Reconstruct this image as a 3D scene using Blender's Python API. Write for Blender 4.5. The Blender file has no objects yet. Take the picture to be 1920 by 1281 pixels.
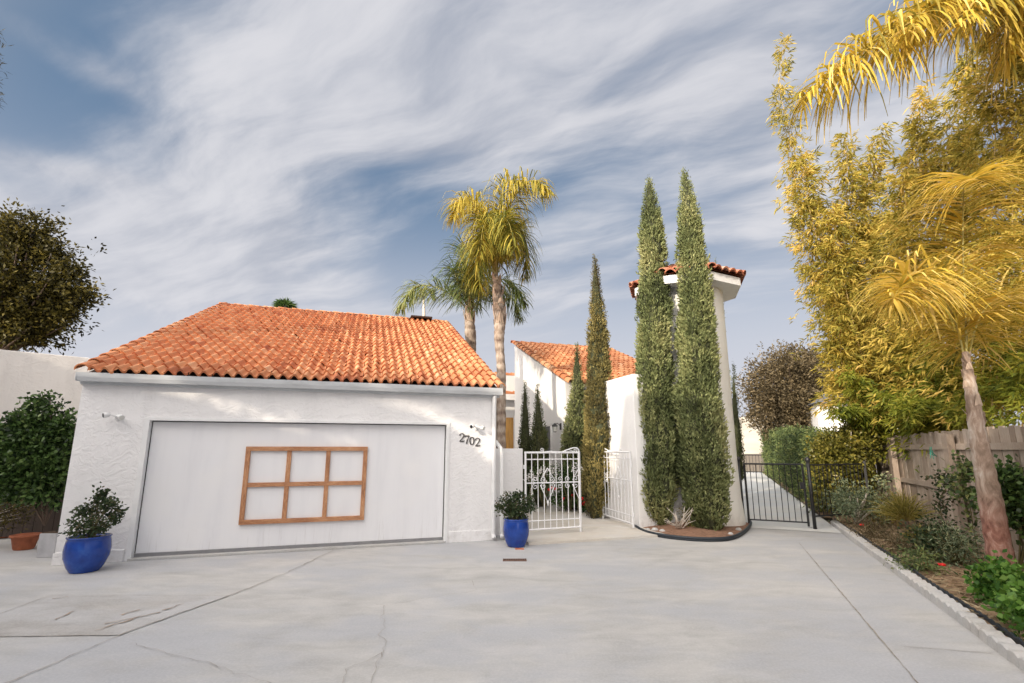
import bpy, bmesh, math, random
import numpy as np
from mathutils import Vector, noise as mnoise
random.seed(7)
RNG = np.random.default_rng(7)
R = math.radians
scene = bpy.context.scene
C = bpy.data.collections.new('place'); scene.collection.children.link(C)

# ------------------------------------------------------------------ camera model (eye 1.67 m, 16.8 mm lens)
F, CX, CY, P, H = 895., 960., 675., math.atan(167/895.), 1.67
def ray(x, y):
    a = (x-CX)/F; b = -(y-CY)/F; c, s = math.cos(P), math.sin(P)
    return (a, c-b*s, s+b*c)
def gnd(x, y, z=0.):
    d = ray(x, y); t = (z-H)/d[2]; return (d[0]*t, d[1]*t, z)
def at(x, y, Y):
    d = ray(x, y); t = Y/d[1]; return (d[0]*t, Y, H+d[2]*t)
def hit(x, y, p, ang):
    d = ray(x, y); u = (math.cos(R(ang)), math.sin(R(ang))); n = (-u[1], u[0])
    t = (n[0]*p[0]+n[1]*p[1])/(n[0]*d[0]+n[1]*d[1]); return (d[0]*t, d[1]*t, H+d[2]*t)
GA = 17.2; ga, gs = math.cos(R(GA)), math.sin(R(GA)); GO = (-1.2, 9.10)
def G(u, v, z=0.): return (GO[0]+u*ga-v*gs, GO[1]+u*gs+v*ga, z)          # house frame
def GL(p): X = p[0]-GO[0]; Y = p[1]-GO[1]; return (X*ga+Y*gs, -X*gs+Y*ga, p[2])
def onu(x, y, u): return GL(hit(x, y, G(u, 0), GA+90))
def onv(x, y, v): return GL(hit(x, y, G(0, v), GA))
BA = 24.3; ba, bs = math.cos(R(BA)), math.sin(R(BA))
def B(d, s, z=0.): return (s*bs+d*ba, s*ba-d*bs, z)                      # side path frame

cam_d = bpy.data.cameras.new('camera'); cam = bpy.data.objects.new('camera', cam_d); C.objects.link(cam)
cam.location = (0, 0, H); cam.rotation_euler = (R(90)+P, 0, 0)
cam_d.sensor_width = 36; cam_d.lens = F/1920*36; cam_d.shift_y = (CY-640.5)/1920; cam_d.clip_end = 3000
scene.camera = cam
scene.view_settings.view_transform = 'Standard'; scene.view_settings.look = 'None'
scene.view_settings.exposure = 0.0; scene.view_settings.gamma = 1.0

# ------------------------------------------------------------------ materials
def lin(c):
    return tuple(((x/255.)/12.92 if x/255. <= .04045 else ((x/255.+.055)/1.055)**2.4) for x in c)+(1.,)
class NT:
    def __init__(s, tree): s.t = tree; s.n = tree.nodes; s.l = tree.links
    def new(s, typ, **kw):
        n = s.n.new(typ)
        for k, v in kw.items(): setattr(n, k, v)
        return n
    def put(s, sock, v):
        if hasattr(v, 'is_output') or isinstance(v, bpy.types.NodeSocket): s.l.new(v, sock)
        else: sock.default_value = v
    def math(s, op, a, b=None, c=None, clamp=False):
        n = s.new('ShaderNodeMath', operation=op); n.use_clamp = clamp
        s.put(n.inputs[0], a)
        if b is not None: s.put(n.inputs[1], b)
        if c is not None: s.put(n.inputs[2], c)
        return n.outputs[0]
    def vmath(s, op, a, b=None):
        n = s.new('ShaderNodeVectorMath', operation=op); s.put(n.inputs[0], a)
        if b is not None: s.put(n.inputs[1], b)
        return n
    def mix(s, f, a, b, mode='MIX'):
        n = s.new('ShaderNodeMix', data_type='RGBA'); n.blend_type = mode
        s.put(n.inputs[0], f); s.put(n.inputs[6], a); s.put(n.inputs[7], b); return n.outputs[2]
    def noise(s, vec, scale, detail=4, rough=.55, dist=0.):
        n = s.new('ShaderNodeTexNoise'); s.put(n.inputs['Vector'], vec)
        n.inputs['Scale'].default_value = scale; n.inputs['Detail'].default_value = detail
        n.inputs['Roughness'].default_value = rough; n.inputs['Distortion'].default_value = dist
        return n.outputs[0]
    def scale(s, vec, k):
        n = s.new('ShaderNodeMapping'); s.put(n.inputs[0], vec); n.inputs['Scale'].default_value = k; return n.outputs[0]
    def ramp(s, f, stops, interp='LINEAR'):
        n = s.new('ShaderNodeValToRGB'); s.put(n.inputs[0], f); n.color_ramp.interpolation = interp
        e = n.color_ramp.elements
        while len(e) < len(stops): e.new(.5)
        for i, (p, c) in enumerate(stops): e[i].position = p; e[i].color = c if len(c) == 4 else tuple(c)+(1,)
        return n.outputs[0]
    def smooth(s, x, a, b):
        n = s.new('ShaderNodeMapRange', interpolation_type='SMOOTHSTEP'); s.put(n.inputs[0], x)
        n.inputs[1].default_value = a; n.inputs[2].default_value = b; return n.outputs[0]
def new_mat(name):
    m = bpy.data.materials.new(name); m.use_nodes = True; nt = NT(m.node_tree)
    p = m.node_tree.nodes['Principled BSDF']; return m, nt, p
def coords(nt): return nt.new('ShaderNodeTexCoord').outputs['Object']
def wpos(nt): return nt.new('ShaderNodeNewGeometry').outputs['Position']
def bump(nt, p, h, strength, dist=.02):
    b = nt.new('ShaderNodeBump'); b.inputs['Strength'].default_value = strength; b.inputs['Distance'].default_value = dist
    nt.put(b.inputs['Height'], h); nt.l.new(b.outputs[0], p.inputs['Normal'])
def simple(name, col, rough=.6, var=.12, sc=6., bumps=0., metal=0., bsc=40., stretch=(1, 1, 1)):
    m, nt, p = new_mat(name); v = nt.scale(wpos(nt), stretch)
    n = nt.noise(v, sc, 5)
    c = col if len(col) == 4 else tuple(col)+(1,)
    dk = tuple(x*(1-var*1.6) for x in c[:3])+(1,); lt = tuple(min(1, x*(1+var)) for x in c[:3])+(1,)
    nt.put(p.inputs['Base Color'], nt.ramp(n, [(.25, dk), (.5, c), (.75, lt)]))
    p.inputs['Roughness'].default_value = rough; p.inputs['Metallic'].default_value = metal
    if bumps: bump(nt, p, nt.noise(v, bsc, 4), bumps)
    return m
def foliage(name, cols, trans=.35, rough=.55):
    """leaf material: colour by the leaf's own random value"""
    m, nt, p = new_mat(name)
    a = nt.new('ShaderNodeAttribute', attribute_name='v').outputs['Fac']
    n = len(cols); col = nt.ramp(a, [(i/(n-1), c) for i, c in enumerate(cols)])
    nt.put(p.inputs['Base Color'], col); p.inputs['Roughness'].default_value = rough
    p.inputs['Specular IOR Level'].default_value = .25
    t = nt.new('ShaderNodeBsdfTranslucent'); nt.put(t.inputs[0], col)
    mx = nt.new('ShaderNodeMixShader'); mx.inputs[0].default_value = trans
    nt.l.new(p.outputs[0], mx.inputs[1]); nt.l.new(t.outputs[0], mx.inputs[2])
    nt.l.new(mx.outputs[0], m.node_tree.nodes['Material Output'].inputs[0]); return m
def stucco(name, col, strength=.5, sc=9., stain=.12):
    m, nt, p = new_mat(name); w = wpos(nt)
    warp = nt.noise(w, 2.2, 3)
    v2 = nt.new('ShaderNodeVectorMath', operation='ADD'); nt.put(v2.inputs[0], w)
    sc2 = nt.new('ShaderNodeVectorMath', operation='SCALE'); cmb = nt.new('ShaderNodeCombineXYZ')
    nt.put(cmb.inputs[0], warp); nt.put(cmb.inputs[2], warp); nt.put(sc2.inputs[0], cmb.outputs[0]); sc2.inputs[3].default_value = .5
    nt.put(v2.inputs[1], sc2.outputs[0]); v = nt.scale(v2.outputs[0], (1, 1, 1.7))
    n1 = nt.noise(v, sc, 3, .5, .6); n2 = nt.noise(w, 60, 3)
    h = nt.math('ADD', nt.smooth(n1, .42, .62), nt.math('MULTIPLY', n2, .35))
    bump(nt, p, h, strength, .012)
    st = nt.noise(nt.scale(w, (1.5, 1.5, .35)), 2.0, 5, .6)
    blot = nt.noise(w, .9, 4, .6)
    dk = tuple(x*(1-stain) for x in col[:3])+(1,)
    c = nt.mix(nt.smooth(st, .45, .75), col, dk)
    c = nt.mix(nt.smooth(blot, .4, .75), c, tuple(x*(1-stain*.6) for x in col[:3])+(1,))
    # splash dirt close to the ground
    sep = nt.new('ShaderNodeSeparateXYZ'); nt.put(sep.inputs[0], w)
    low = nt.math('MULTIPLY', nt.math('SUBTRACT', 1., nt.smooth(sep.outputs[2], 0., .45)), nt.smooth(nt.noise(w, 7, 5, .7), .4, .7))
    c = nt.mix(nt.math('MULTIPLY', low, .35), c, (.42, .39, .35, 1))
    nt.put(p.inputs['Base Color'], c); p.inputs['Roughness'].default_value = .85; return m

M = {}
M['stucco'] = stucco('garage stucco', (.83, .82, .82, 1), .36, 9, .09)
M['stucco_fine'] = stucco('house stucco', (.84, .83, .82, 1), .25, 16, .05)
M['stucco_cream'] = stucco('tower stucco', (.87, .85, .80, 1), .18, 16, .05)
M['stucco_neigh'] = stucco('neighbour stucco', (.74, .705, .67, 1), .3, 8, .10)
M['trim_white'] = simple('white trim paint', (.80, .80, .80), .45, .04, 8, .05)
M['gutter'] = simple('gutter paint', (.60, .62, .64), .35, .10, 3, .05, stretch=(1, 1, 4))
M['soffit'] = simple('soffit paint', (.62, .60, .57), .6, .1, 5)
M['iron_white'] = simple('white painted iron', (.82, .82, .83), .4, .05, 20)
M['iron_black'] = simple('black painted iron', (.018, .018, .02), .4, .2, 20)
M['black_plastic'] = simple('black edging', (.022, .03, .04), .5, .2, 10)
M['glass_dark'] = simple('dark glass', (.02, .022, .03), .1, .1, 3)
M['digit'] = simple('bronze numbers', (.10, .095, .09), .45, .2, 30, metal=.4)
M['terracotta'] = simple('terracotta', (.42, .13, .06), .75, .2, 9, .1)
M['planter'] = simple('grey planter', (.42, .42, .44), .8, .15, 6, .1)
M['soil'] = simple('soil', (.09, .055, .035), .95, .4, 20, .5)
M['mulch'] = simple('dry mulch', (.30, .20, .12), .95, .45, 14, .8, bsc=60)
M['redmulch'] = simple('red soil', (.27, .15, .095), .95, .3, 14, .8, bsc=60)
M['straw'] = simple('straw', (.50, .40, .24), .9, .3, 9)
M['bark_palm'] = None
M['bark'] = simple('bark', (.16, .11, .08), .9, .3, 18, .6, stretch=(1, 1, .3))
M['twig'] = simple('bleached twig', (.62, .55, .47), .8, .2, 20)
M['culm'] = simple('bamboo culm', (.52, .38, .16), .5, .3, 4, stretch=(1, 1, .5))
M['stem'] = simple('green stem', (.14, .12, .05), .7, .3, 8)
M['rachis'] = simple('palm rachis', (.42, .36, .10), .5, .25, 6)
M['red'] = simple('red petals', (.75, .02, .02), .6, .2, 30)
M['pink'] = simple('pink petals', (.80, .05, .13), .6, .2, 30)
M['white_bloom'] = simple('white bracts', (.75, .73, .70), .7, .1, 30)
M['hill'] = simple('hazed dry hillside', (.56, .50, .40), .95, .2, .03)  # pale tone carries the distance haze in the colour
M['roofgrey'] = simple('slate roof', (.12, .13, .15), .7, .2, 3)
M['metal'] = simple('grey metal', (.30, .30, .31), .4, .1, 10, metal=.6)
M['grate'] = simple('rusty grate', (.20, .12, .09), .6, .3, 30, metal=.3)
M['lampglass'] = simple('lamp glass', (.70, .70, .66), .15, .05, 5)
M['amber_door'] = simple('varnished door', (.62, .34, .10), .4, .25, 3, .1, stretch=(6, 6, .6))
M['dark_wood'] = simple('dark wood', (.045, .028, .02), .7, .3, 6, .2, stretch=(5, 5, .5))

def wood(name, a, b, c, bsc=30):
    m, nt, p = new_mat(name); o = nt.new('ShaderNodeTexCoord').outputs['Object']
    g = nt.noise(nt.scale(wpos(nt), (3, 3, .35)), bsc, 6, .65, .8)
    k = nt.noise(wpos(nt), 1.7, 3)
    isl = nt.new('ShaderNodeNewGeometry').outputs['Random Per Island']
    f = nt.math('ADD', nt.math('MULTIPLY', g, .55), nt.math('ADD', nt.math('MULTIPLY', k, .25), nt.math('MULTIPLY', isl, .28)))
    nt.put(p.inputs['Base Color'], nt.ramp(f, [(.3, a), (.52, b), (.75, c)])); p.inputs['Roughness'].default_value = .8
    bump(nt, p, g, .25, .01); return m
M['fencewood'] = wood('weathered fence boards', (.19, .14, .105, 1), (.37, .295, .235, 1), (.54, .46, .39, 1))
def plank(name, stretch):
    m, nt, p = new_mat(name)
    g = nt.noise(nt.scale(wpos(nt), stretch), 9, 6, .65, 1.0)
    f = nt.math('ADD', nt.math('MULTIPLY', g, .7), nt.math('MULTIPLY', nt.noise(wpos(nt), 1.9, 2), .3))
    nt.put(p.inputs['Base Color'], nt.ramp(f, [(.3, (.13, .06, .03, 1)), (.47, (.38, .17, .08, 1)), (.56, (.54, .27, .13, 1)), (.72, (.62, .45, .32, 1))]))
    p.inputs['Roughness'].default_value = .7; bump(nt, p, g, .2, .004); return m
M['trimwood_v'] = plank('cedar upright', (9, 9, .9)); M['trimwood_h'] = plank('cedar rail', (1.0, 1.0, 12))
# garage door: white paint with faint vertical washes
m, nt, p = new_mat('garage door paint'); w = wpos(nt)
n = nt.noise(nt.scale(w, (2.5, 2.5, .25)), 2.2, 5, .6); n2 = nt.noise(w, 1.2, 3)
c = nt.mix(nt.smooth(n, .4, .8), (.80, .80, .82, 1), (.74, .74, .765, 1)); c = nt.mix(nt.smooth(n2, .4, .8), c, (.82, .815, .82, 1))
sep = nt.new('ShaderNodeSeparateXYZ'); nt.put(sep.inputs[0], w)
drip = nt.math('MULTIPLY', nt.smooth(nt.noise(nt.scale(w, (8, 8, .5)), 3, 4, .7), .55, .75), nt.math('SUBTRACT', 1., nt.smooth(sep.outputs[2], .05, .7)))
c = nt.mix(nt.math('MULTIPLY', drip, .35), c, (.40, .38, .36, 1))
nt.put(p.inputs['Base Color'], c); p.inputs['Roughness'].default_value = .5; M['door'] = m
# concrete
def concrete(name, a, b, c3, gray, sc=1., bstr=.15, stain=.5):
    m, nt, p = new_mat(name); w = wpos(nt)
    big = nt.noise(w, .35*sc, 6, .6, .4); mid = nt.noise(nt.scale(w, (1, 2.2, 1)), 1.6*sc, 7, .65, .5); fine = nt.noise(w, 45, 6, .75)
    hue = nt.noise(nt.scale(w, (1, 1.6, 1)), .5*sc, 5, .6)
    c = nt.ramp(nt.math('ADD', nt.math('MULTIPLY', big, .5), nt.math('MULTIPLY', mid, .5)), [(.36, a), (.5, b), (.64, c3)])
    c = nt.mix(nt.math('MULTIPLY', nt.smooth(hue, .40, .62), .75), c, gray)
    sp = nt.smooth(nt.noise(nt.scale(w, (1, 2.5, 1)), 2.3, 8, .72, 1.2), .56, .72)
    c = nt.mix(nt.math('MULTIPLY', sp, stain*.32), c, (.30, .29, .28, 1))
    blot = nt.smooth(nt.noise(w, .9, 9, .7, 1.8), .60, .70)
    c = nt.mix(nt.math('MULTIPLY', blot, stain*.22), c, (.36, .33, .31, 1))
    peb = nt.smooth(nt.noise(w, 14, 3, .5), .68, .76)
    c = nt.mix(nt.math('MULTIPLY', peb, .22), c, (.28, .25, .22, 1))
    c = nt.mix(nt.math('MULTIPLY', nt.smooth(fine, .35, .75), .22), c, (.74, .73, .71, 1))
    nt.put(p.inputs['Base Color'], c); p.inputs['Roughness'].default_value = .8
    bump(nt, p, nt.math('ADD', fine, nt.math('MULTIPLY', mid, 1.2)), bstr, .01); return m
M['concrete'] = concrete('driveway concrete', (.33, .32, .31, 1), (.435, .425, .41, 1), (.535, .515, .495, 1), (.375, .385, .415, 1), 1., .2, 1.25)
M['patch'] = concrete('rough patch', (.27, .255, .24, 1), (.36, .345, .33, 1), (.44, .42, .40, 1), (.45, .45, .46, 1), 1.5, .5, 1.3)
M['pathcon'] = concrete('path concrete', (.56, .55, .52, 1), (.62, .61, .58, 1), (.67, .66, .63, 1), (.58, .60, .61, 1), 1.2, .12, .6)
M['walk'] = concrete('walkway concrete', (.50, .45, .39, 1), (.58, .53, .46, 1), (.65, .60, .54, 1), (.60, .58, .55, 1), 1.2, .15, .8)
M['kerb'] = concrete('kerb concrete', (.36, .34, .32, 1), (.46, .44, .42, 1), (.55, .53, .50, 1), (.42, .42, .42, 1), 3, .5, 1)
M['joint'] = simple('joint filler', (.31, .275, .235), .95, .4, 12)
M['crack'] = simple('crack', (.33, .30, .27), .95, .4, 12)
M['rust'] = simple('rust scratch', (.36, .28, .22), .9, .25, 12)
M['ground'] = simple('bare ground', (.20, .16, .11), .95, .3, 2, .3)
# roof tiles
def tilemat(name, cols, dirt=.5):
    m, nt, p = new_mat(name); w = wpos(nt)
    a = nt.new('ShaderNodeAttribute', attribute_name='v').outputs['Fac']
    n = nt.noise(w, 9, 5, .7); f = nt.math('ADD', nt.math('MULTIPLY', a, .82), nt.math('MULTIPLY', n, .18))
    c = nt.ramp(f, cols)
    sp = nt.smooth(nt.noise(w, 26, 4, .7), .60, .75)
    c = nt.mix(nt.math('MULTIPLY', sp, .35*dirt), c, (.20, .09, .05, 1))
    big = nt.smooth(nt.noise(w, 1.1, 5, .6), .52, .72); c = nt.mix(nt.math('MULTIPLY', big, .18*dirt), c, (.36, .15, .07, 1))
    nt.put(p.inputs['Base Color'], c); p.inputs['Roughness'].default_value = .75; bump(nt, p, n, .15, .01); return m
M['tile'] = tilemat('clay tiles', [(.12, (.38, .11, .045, 1)), (.38, (.54, .205, .085, 1)), (.62, (.63, .29, .135, 1)), (.88, (.70, .41, .24, 1))])
M['tile_old'] = tilemat('weathered clay tiles', [(.08, (.30, .10, .06, 1)), (.4, (.50, .17, .09, 1)), (.7, (.58, .27, .17, 1)), (.95, (.60, .38, .30, 1))], 1.)
M['under'] = simple('roof underlay', (.05, .03, .025), .9, .2, 9)
# palm trunk with ring scars
def palmbark(name, a, b, c, ring=11.):
    m, nt, p = new_mat(name); w = wpos(nt)
    sep = nt.new('ShaderNodeSeparateXYZ'); nt.put(sep.inputs[0], w)
    wob = nt.noise(nt.scale(w, (1, 1, .6)), 7, 4)
    rg = nt.math('SINE', nt.math('ADD', nt.math('MULTIPLY', sep.outputs[2], ring*2), nt.math('MULTIPLY', wob, 7)))
    n = nt.noise(nt.scale(w, (1, 1, .35)), 9, 6, .7, .8); n3 = nt.noise(nt.scale(w, (1, 1, .5)), 3.2, 3)
    f = nt.math('ADD', nt.math('MULTIPLY', rg, .045 if ring < 8 else .07), nt.math('ADD', nt.math('MULTIPLY', n, .7), nt.math('MULTIPLY', n3, .3)))
    col = nt.ramp(f, [(.33, a), (.5, b), (.66, c)])
    if ring < 8:   # the lowest metre keeps its red brown sheath
        low = nt.math('SUBTRACT', 1., nt.smooth(nt.math('ADD', sep.outputs[2], nt.math('MULTIPLY', n3, .7)), .9, 1.5))
        col = nt.mix(nt.math('MULTIPLY', low, .75), col, nt.ramp(n, [(.35, (.10, .03, .022, 1)), (.5, (.26, .10, .07, 1)), (.65, (.40, .24, .19, 1))]))
    nt.put(p.inputs['Base Color'], col); p.inputs['Roughness'].default_value = .9
    bump(nt, p, f, .6, .03); return m
M['bark_palm'] = palmbark('palm bark', (.15, .10, .08, 1), (.36, .28, .22, 1), (.58, .49, .42, 1))
M['bark_palm_red'] = palmbark('reddish palm bark', (.12, .08, .055, 1), (.29, .21, .16, 1), (.50, .44, .38, 1), 6.)
M['bark_fibre'] = simple('palm boot fibre', (.50, .38, .29), .9, .4, 9, .6, stretch=(1, 1, .2))
# blue glaze
m, nt, p = new_mat('blue glaze'); n = nt.noise(wpos(nt), 5, 4)
nt.put(p.inputs['Base Color'], nt.ramp(n, [(.3, (.010, .035, .20, 1)), (.6, (.014, .06, .32, 1)), (.8, (.03, .11, .42, 1))]))
p.inputs['Roughness'].default_value = .13; M['glaze'] = m
g4 = lambda *c: tuple(c)+(1,)
M['lf_bamboo'] = foliage('bamboo leaves', [g4(.11, .11, .02), g4(.32, .285, .05), g4(.58, .46, .09), g4(.80, .60, .14), g4(.80, .50, .18)], .42)
M['lf_bamboo_g'] = foliage('greener bamboo leaves', [g4(.06, .09, .015), g4(.19, .23, .03), g4(.36, .36, .05), g4(.58, .50, .09)], .4)
M['lf_palm_y'] = foliage('yellowed frond', [g4(.22, .19, .035), g4(.50, .37, .05), g4(.74, .52, .08), g4(.82, .62, .20)], .36)
M['lf_palm'] = foliage('palm frond', [g4(.07, .09, .02), g4(.20, .20, .03), g4(.42, .35, .05), g4(.60, .46, .08)], .35)
M['lf_palm_g'] = foliage('green palm frond', [g4(.035, .06, .022), g4(.08, .12, .03), g4(.20, .24, .07), g4(.34, .36, .14)], .3)
M['lf_cyp'] = foliage('cypress scale leaves', [g4(.06, .075, .03), g4(.17, .20, .08), g4(.30, .32, .135), g4(.45, .43, .20)], .1, .8)
M['lf_cyp_d'] = foliage('dark cypress leaves', [g4(.03, .035, .018), g4(.07, .085, .035), g4(.12, .14, .055), g4(.20, .19, .09)], .12, .8)
M['lf_cyp_y'] = foliage('browning cypress leaves', [g4(.06, .05, .025), g4(.17, .145, .055), g4(.31, .26, .09), g4(.48, .38, .15)], .15, .8)
M['cyp_core'] = simple('cypress inner twigs', (.05, .055, .025), .95, .3, 20, .5)
M['lf_dark'] = foliage('dark shrub leaves', [g4(.012, .025, .010), g4(.04, .075, .02), g4(.09, .16, .04), g4(.20, .27, .09)], .2, .4)
M['lf_rose'] = foliage('rose leaves', [g4(.015, .03, .015), g4(.035, .06, .025), g4(.07, .10, .04), g4(.13, .09, .05)], .2, .45)
M['lf_olive'] = foliage('olive tree leaves', [g4(.018, .016, .006), g4(.05, .045, .012), g4(.12, .10, .02), g4(.26, .20, .04)], .3)
M['lf_purple'] = foliage('purple brown leaves', [g4(.045, .035, .02), g4(.11, .085, .045), g4(.20, .155, .085), g4(.34, .26, .15)], .25)
M['lf_hedge'] = foliage('hedge leaves', [g4(.04, .06, .03), g4(.11, .15, .06), g4(.20, .26, .09), g4(.34, .34, .12)], .3)
M['lf_pitt'] = foliage('glossy yellow green leaves', [g4(.04, .045, .012), g4(.13, .13, .025), g4(.28, .25, .05), g4(.46, .37, .09)], .3, .35)
M['lf_grey'] = foliage('grey green leaves', [g4(.08, .11, .06), g4(.19, .25, .15), g4(.33, .38, .22), g4(.50, .48, .26)], .3)
M['lf_gold'] = foliage('feathery gold leaves', [g4(.12, .12, .03), g4(.28, .25, .06), g4(.46, .38, .10), g4(.58, .45, .16)], .35)
M['lf_bright'] = foliage('bright green leaves', [g4(.03, .08, .015), g4(.07, .17, .03), g4(.14, .27, .045), g4(.24, .38, .09)], .35, .4)
M['lf_straw'] = foliage('dry straw', [g4(.18, .13, .08), g4(.36, .28, .17), g4(.55, .45, .30)], .2)

# ------------------------------------------------------------------ object helpers
OFF = {}
def tag(o, label=None, cat=None, group=None, kind=None):
    if label: o['label'] = label
    if cat: o['category'] = cat
    if group: o['group'] = group
    if kind: o['kind'] = kind
    return o
def thing(name, loc, label, cat, group=None):
    o = bpy.data.objects.new(name, None); o.empty_display_size = .3; C.objects.link(o); o.location = loc
    OFF[o.name] = Vector(loc); return tag(o, label, cat, group)
def link(me, name, mat, parent=None, smooth=False):
    me.materials.append(mat)
    if smooth: me.polygons.foreach_set('use_smooth', [True]*len(me.polygons))
    o = bpy.data.objects.new(name, me); C.objects.link(o)
    if parent is not None:
        off = OFF[parent.name]; co = np.empty(len(me.vertices)*3, dtype=np.float32); me.vertices.foreach_get('co', co)
        co = co.reshape(-1, 3)-np.array(off, dtype=np.float32); me.vertices.foreach_set('co', co.ravel()); me.update()
        o.parent = parent; OFF[o.name] = off
    return o
class MB:
    def __init__(s): s.v = []; s.f = []; s.a = []
    def add(s, vs, fs, a=0.5):
        n = len(s.v); s.v += [tuple(x) for x in vs]; s.f += [tuple(i+n for i in f) for f in fs]; s.a += [a]*len(vs); return s
    def box(s, fr, u0, u1, v0, v1, z0, z1, a=.5):
        vs = [fr(u, v, z) for z in (z0, z1) for (u, v) in ((u0, v0), (u1, v0), (u1, v1), (u0, v1))]
        return s.add(vs, [(0, 3, 2, 1), (4, 5, 6, 7), (0, 1, 5, 4), (1, 2, 6, 5), (2, 3, 7, 6), (3, 0, 4, 7)], a)
    def prism(s, pts, off, a=.5):
        """polygon pts (3d) extruded by vector off"""
        n = len(pts); o = Vector(off); q = [tuple(Vector(p)+o) for p in pts]
        fs = [tuple(range(n))[::-1], tuple(range(n, 2*n))]+[(i, (i+1) % n, n+(i+1) % n, n+i) for i in range(n)]
        return s.add(list(pts)+q, fs, a)
    def tube(s, pts, r, n=6, a=.5, cap=True):
        pts = [Vector(p) for p in pts]; m = len(pts); rr = r if isinstance(r, (list, tuple)) else [r]*m
        vs = []; prev = None
        for i, p in enumerate(pts):
            t = (pts[min(i+1, m-1)]-pts[max(i-1, 0)])
            if t.length < 1e-9: t = Vector((0, 0, 1))
            t.normalize()
            if prev is None:
                x = t.cross(Vector((0, 0, 1)));
                if x.length < .05: x = t.cross(Vector((1, 0, 0)))
            else: x = prev-t*prev.dot(t)
            x.normalize(); prev = x; y = t.cross(x)
            for k in range(n):
                an = 2*math.pi*k/n; vs.append(p+(x*math.cos(an)+y*math.sin(an))*rr[i])
        fs = [(i*n+k, i*n+(k+1) % n, (i+1)*n+(k+1) % n, (i+1)*n+k) for i in range(m-1) for k in range(n)]
        if cap: fs += [tuple(range(n))[::-1], tuple(range((m-1)*n, m*n))]
        return s.add(vs, fs, a)
    def lathe(s, c, prof, n=24, a=.5):
        vs = [(c[0]+r*math.cos(2*math.pi*k/n), c[1]+r*math.sin(2*math.pi*k/n), c[2]+z) for r, z in prof for k in range(n)]
        fs = [(i*n+k, i*n+(k+1) % n, (i+1)*n+(k+1) % n, (i+1)*n+k) for i in range(len(prof)-1) for k in range(n)]
        return s.add(vs, fs, a)
    def build(s, name, mat, parent=None, smooth=False, attr=False, bevel=0):
        me = bpy.data.meshes.new(name); me.from_pydata(s.v, [], s.f); me.update()
        if bevel:
            bm = bmesh.new(); bm.from_mesh(me)
            bmesh.ops.bevel(bm, geom=[e for e in bm.edges if len(e.link_faces) == 2 and e.calc_face_angle(0) > .6], offset=bevel, segments=2, affect='EDGES', profile=.6)
            bm.to_mesh(me); bm.free()
        elif attr:
            at_ = me.attributes.new('v', 'FLOAT', 'POINT'); at_.data.foreach_set('value', s.a)
        o = link(me, name, mat, parent, smooth)
        return o
def fixn(o):
    bm = bmesh.new(); bm.from_mesh(o.data); bmesh.ops.recalc_face_normals(bm, faces=bm.faces); bm.to_mesh(o.data); bm.free(); return o
def wfr(x, y, z=0.): return (x, y, z)

def unit(a): return a/np.maximum(np.linalg.norm(a, axis=1, keepdims=True), 1e-9)
def leaf_arrays(c, d, L, W, v, droop=0.):
    """diamond leaves: base c, direction d"""
    n = len(c); d = unit(d); r = RNG.normal(size=(n, 3)); s = unit(np.cross(d, r)); up = np.cross(s, d)
    L = np.broadcast_to(np.asarray(L, dtype=float), (n,))[:, None]; W = np.broadcast_to(np.asarray(W, dtype=float), (n,))[:, None]
    mid = c+d*L*.45+up*L*.08
    tip = c+d*L; tip[:, 2] -= droop*L[:, 0]
    V = np.stack([c, mid+s*W*.5, tip, mid-s*W*.5], axis=1).reshape(-1, 3)
    return V, np.repeat(v, 4)
def quads_mesh(name, V, A, mat, parent, kind=None):
    nq = len(V)//4; me = bpy.data.meshes.new(name)
    me.vertices.add(len(V)); me.vertices.foreach_set('co', V.astype(np.float32).ravel())
    me.loops.add(nq*4); me.loops.foreach_set('vertex_index', np.arange(nq*4, dtype=np.int32))
    me.polygons.add(nq); me.polygons.foreach_set('loop_start', np.arange(0, nq*4, 4, dtype=np.int32))
    try: me.polygons.foreach_set('loop_total', np.full(nq, 4, dtype=np.int32))
    except Exception: pass
    me.update(calc_edges=True)
    a = me.attributes.new('v', 'FLOAT', 'POINT'); a.data.foreach_set('value', np.clip(A, 0, 1).astype(np.float32))
    o = link(me, name, mat, parent)
    if kind: o['kind'] = kind
    return o
def leaves(name, mat, parent, c, d, L, W, v, droop=0.):
    V, A = leaf_arrays(np.asarray(c, float), np.asarray(d, float), L, W, np.asarray(v, float), droop)
    return quads_mesh(name, V, A, mat, parent)
def blob_points(cen, rad, K, per, spread, rough=.25, lower=-1., fill=.35):
    """leaf points: K twig clumps through an uneven ellipsoid, denser to its skin"""
    cen = np.array(cen, float); rad = np.array(rad, float)
    d = unit(RNG.normal(size=(K*3, 3))); d = d[d[:, 2] > lower][:K]; K = len(d)
    ph = RNG.uniform(0, 6.28, 6); k = np.array([2.3, 3.1, 4.7])
    lump = 1+rough*(np.sin(d[:, 0]*k[1]*2+ph[0])*np.sin(d[:, 1]*k[0]*2+ph[1])+.6*np.sin(d[:, 2]*k[2]*2+ph[2])*np.cos(d[:, 0]*5+ph[3]))
    q = (fill+(1-fill)*RNG.uniform(0, 1, K)**.45)*lump*RNG.uniform(.86, 1.08, K)
    cc = cen+d*rad*q[:, None]
    c = np.repeat(cc, per, axis=0)+RNG.normal(size=(K*per, 3))*spread
    dd = np.repeat(d, per, axis=0)*.7+RNG.normal(size=(K*per, 3))*.7+np.array([0, 0, .15])
    v = np.repeat(RNG.uniform(.05, .75, K), per)+RNG.uniform(-.15, .3, K*per)
    return c, dd, v
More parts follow.
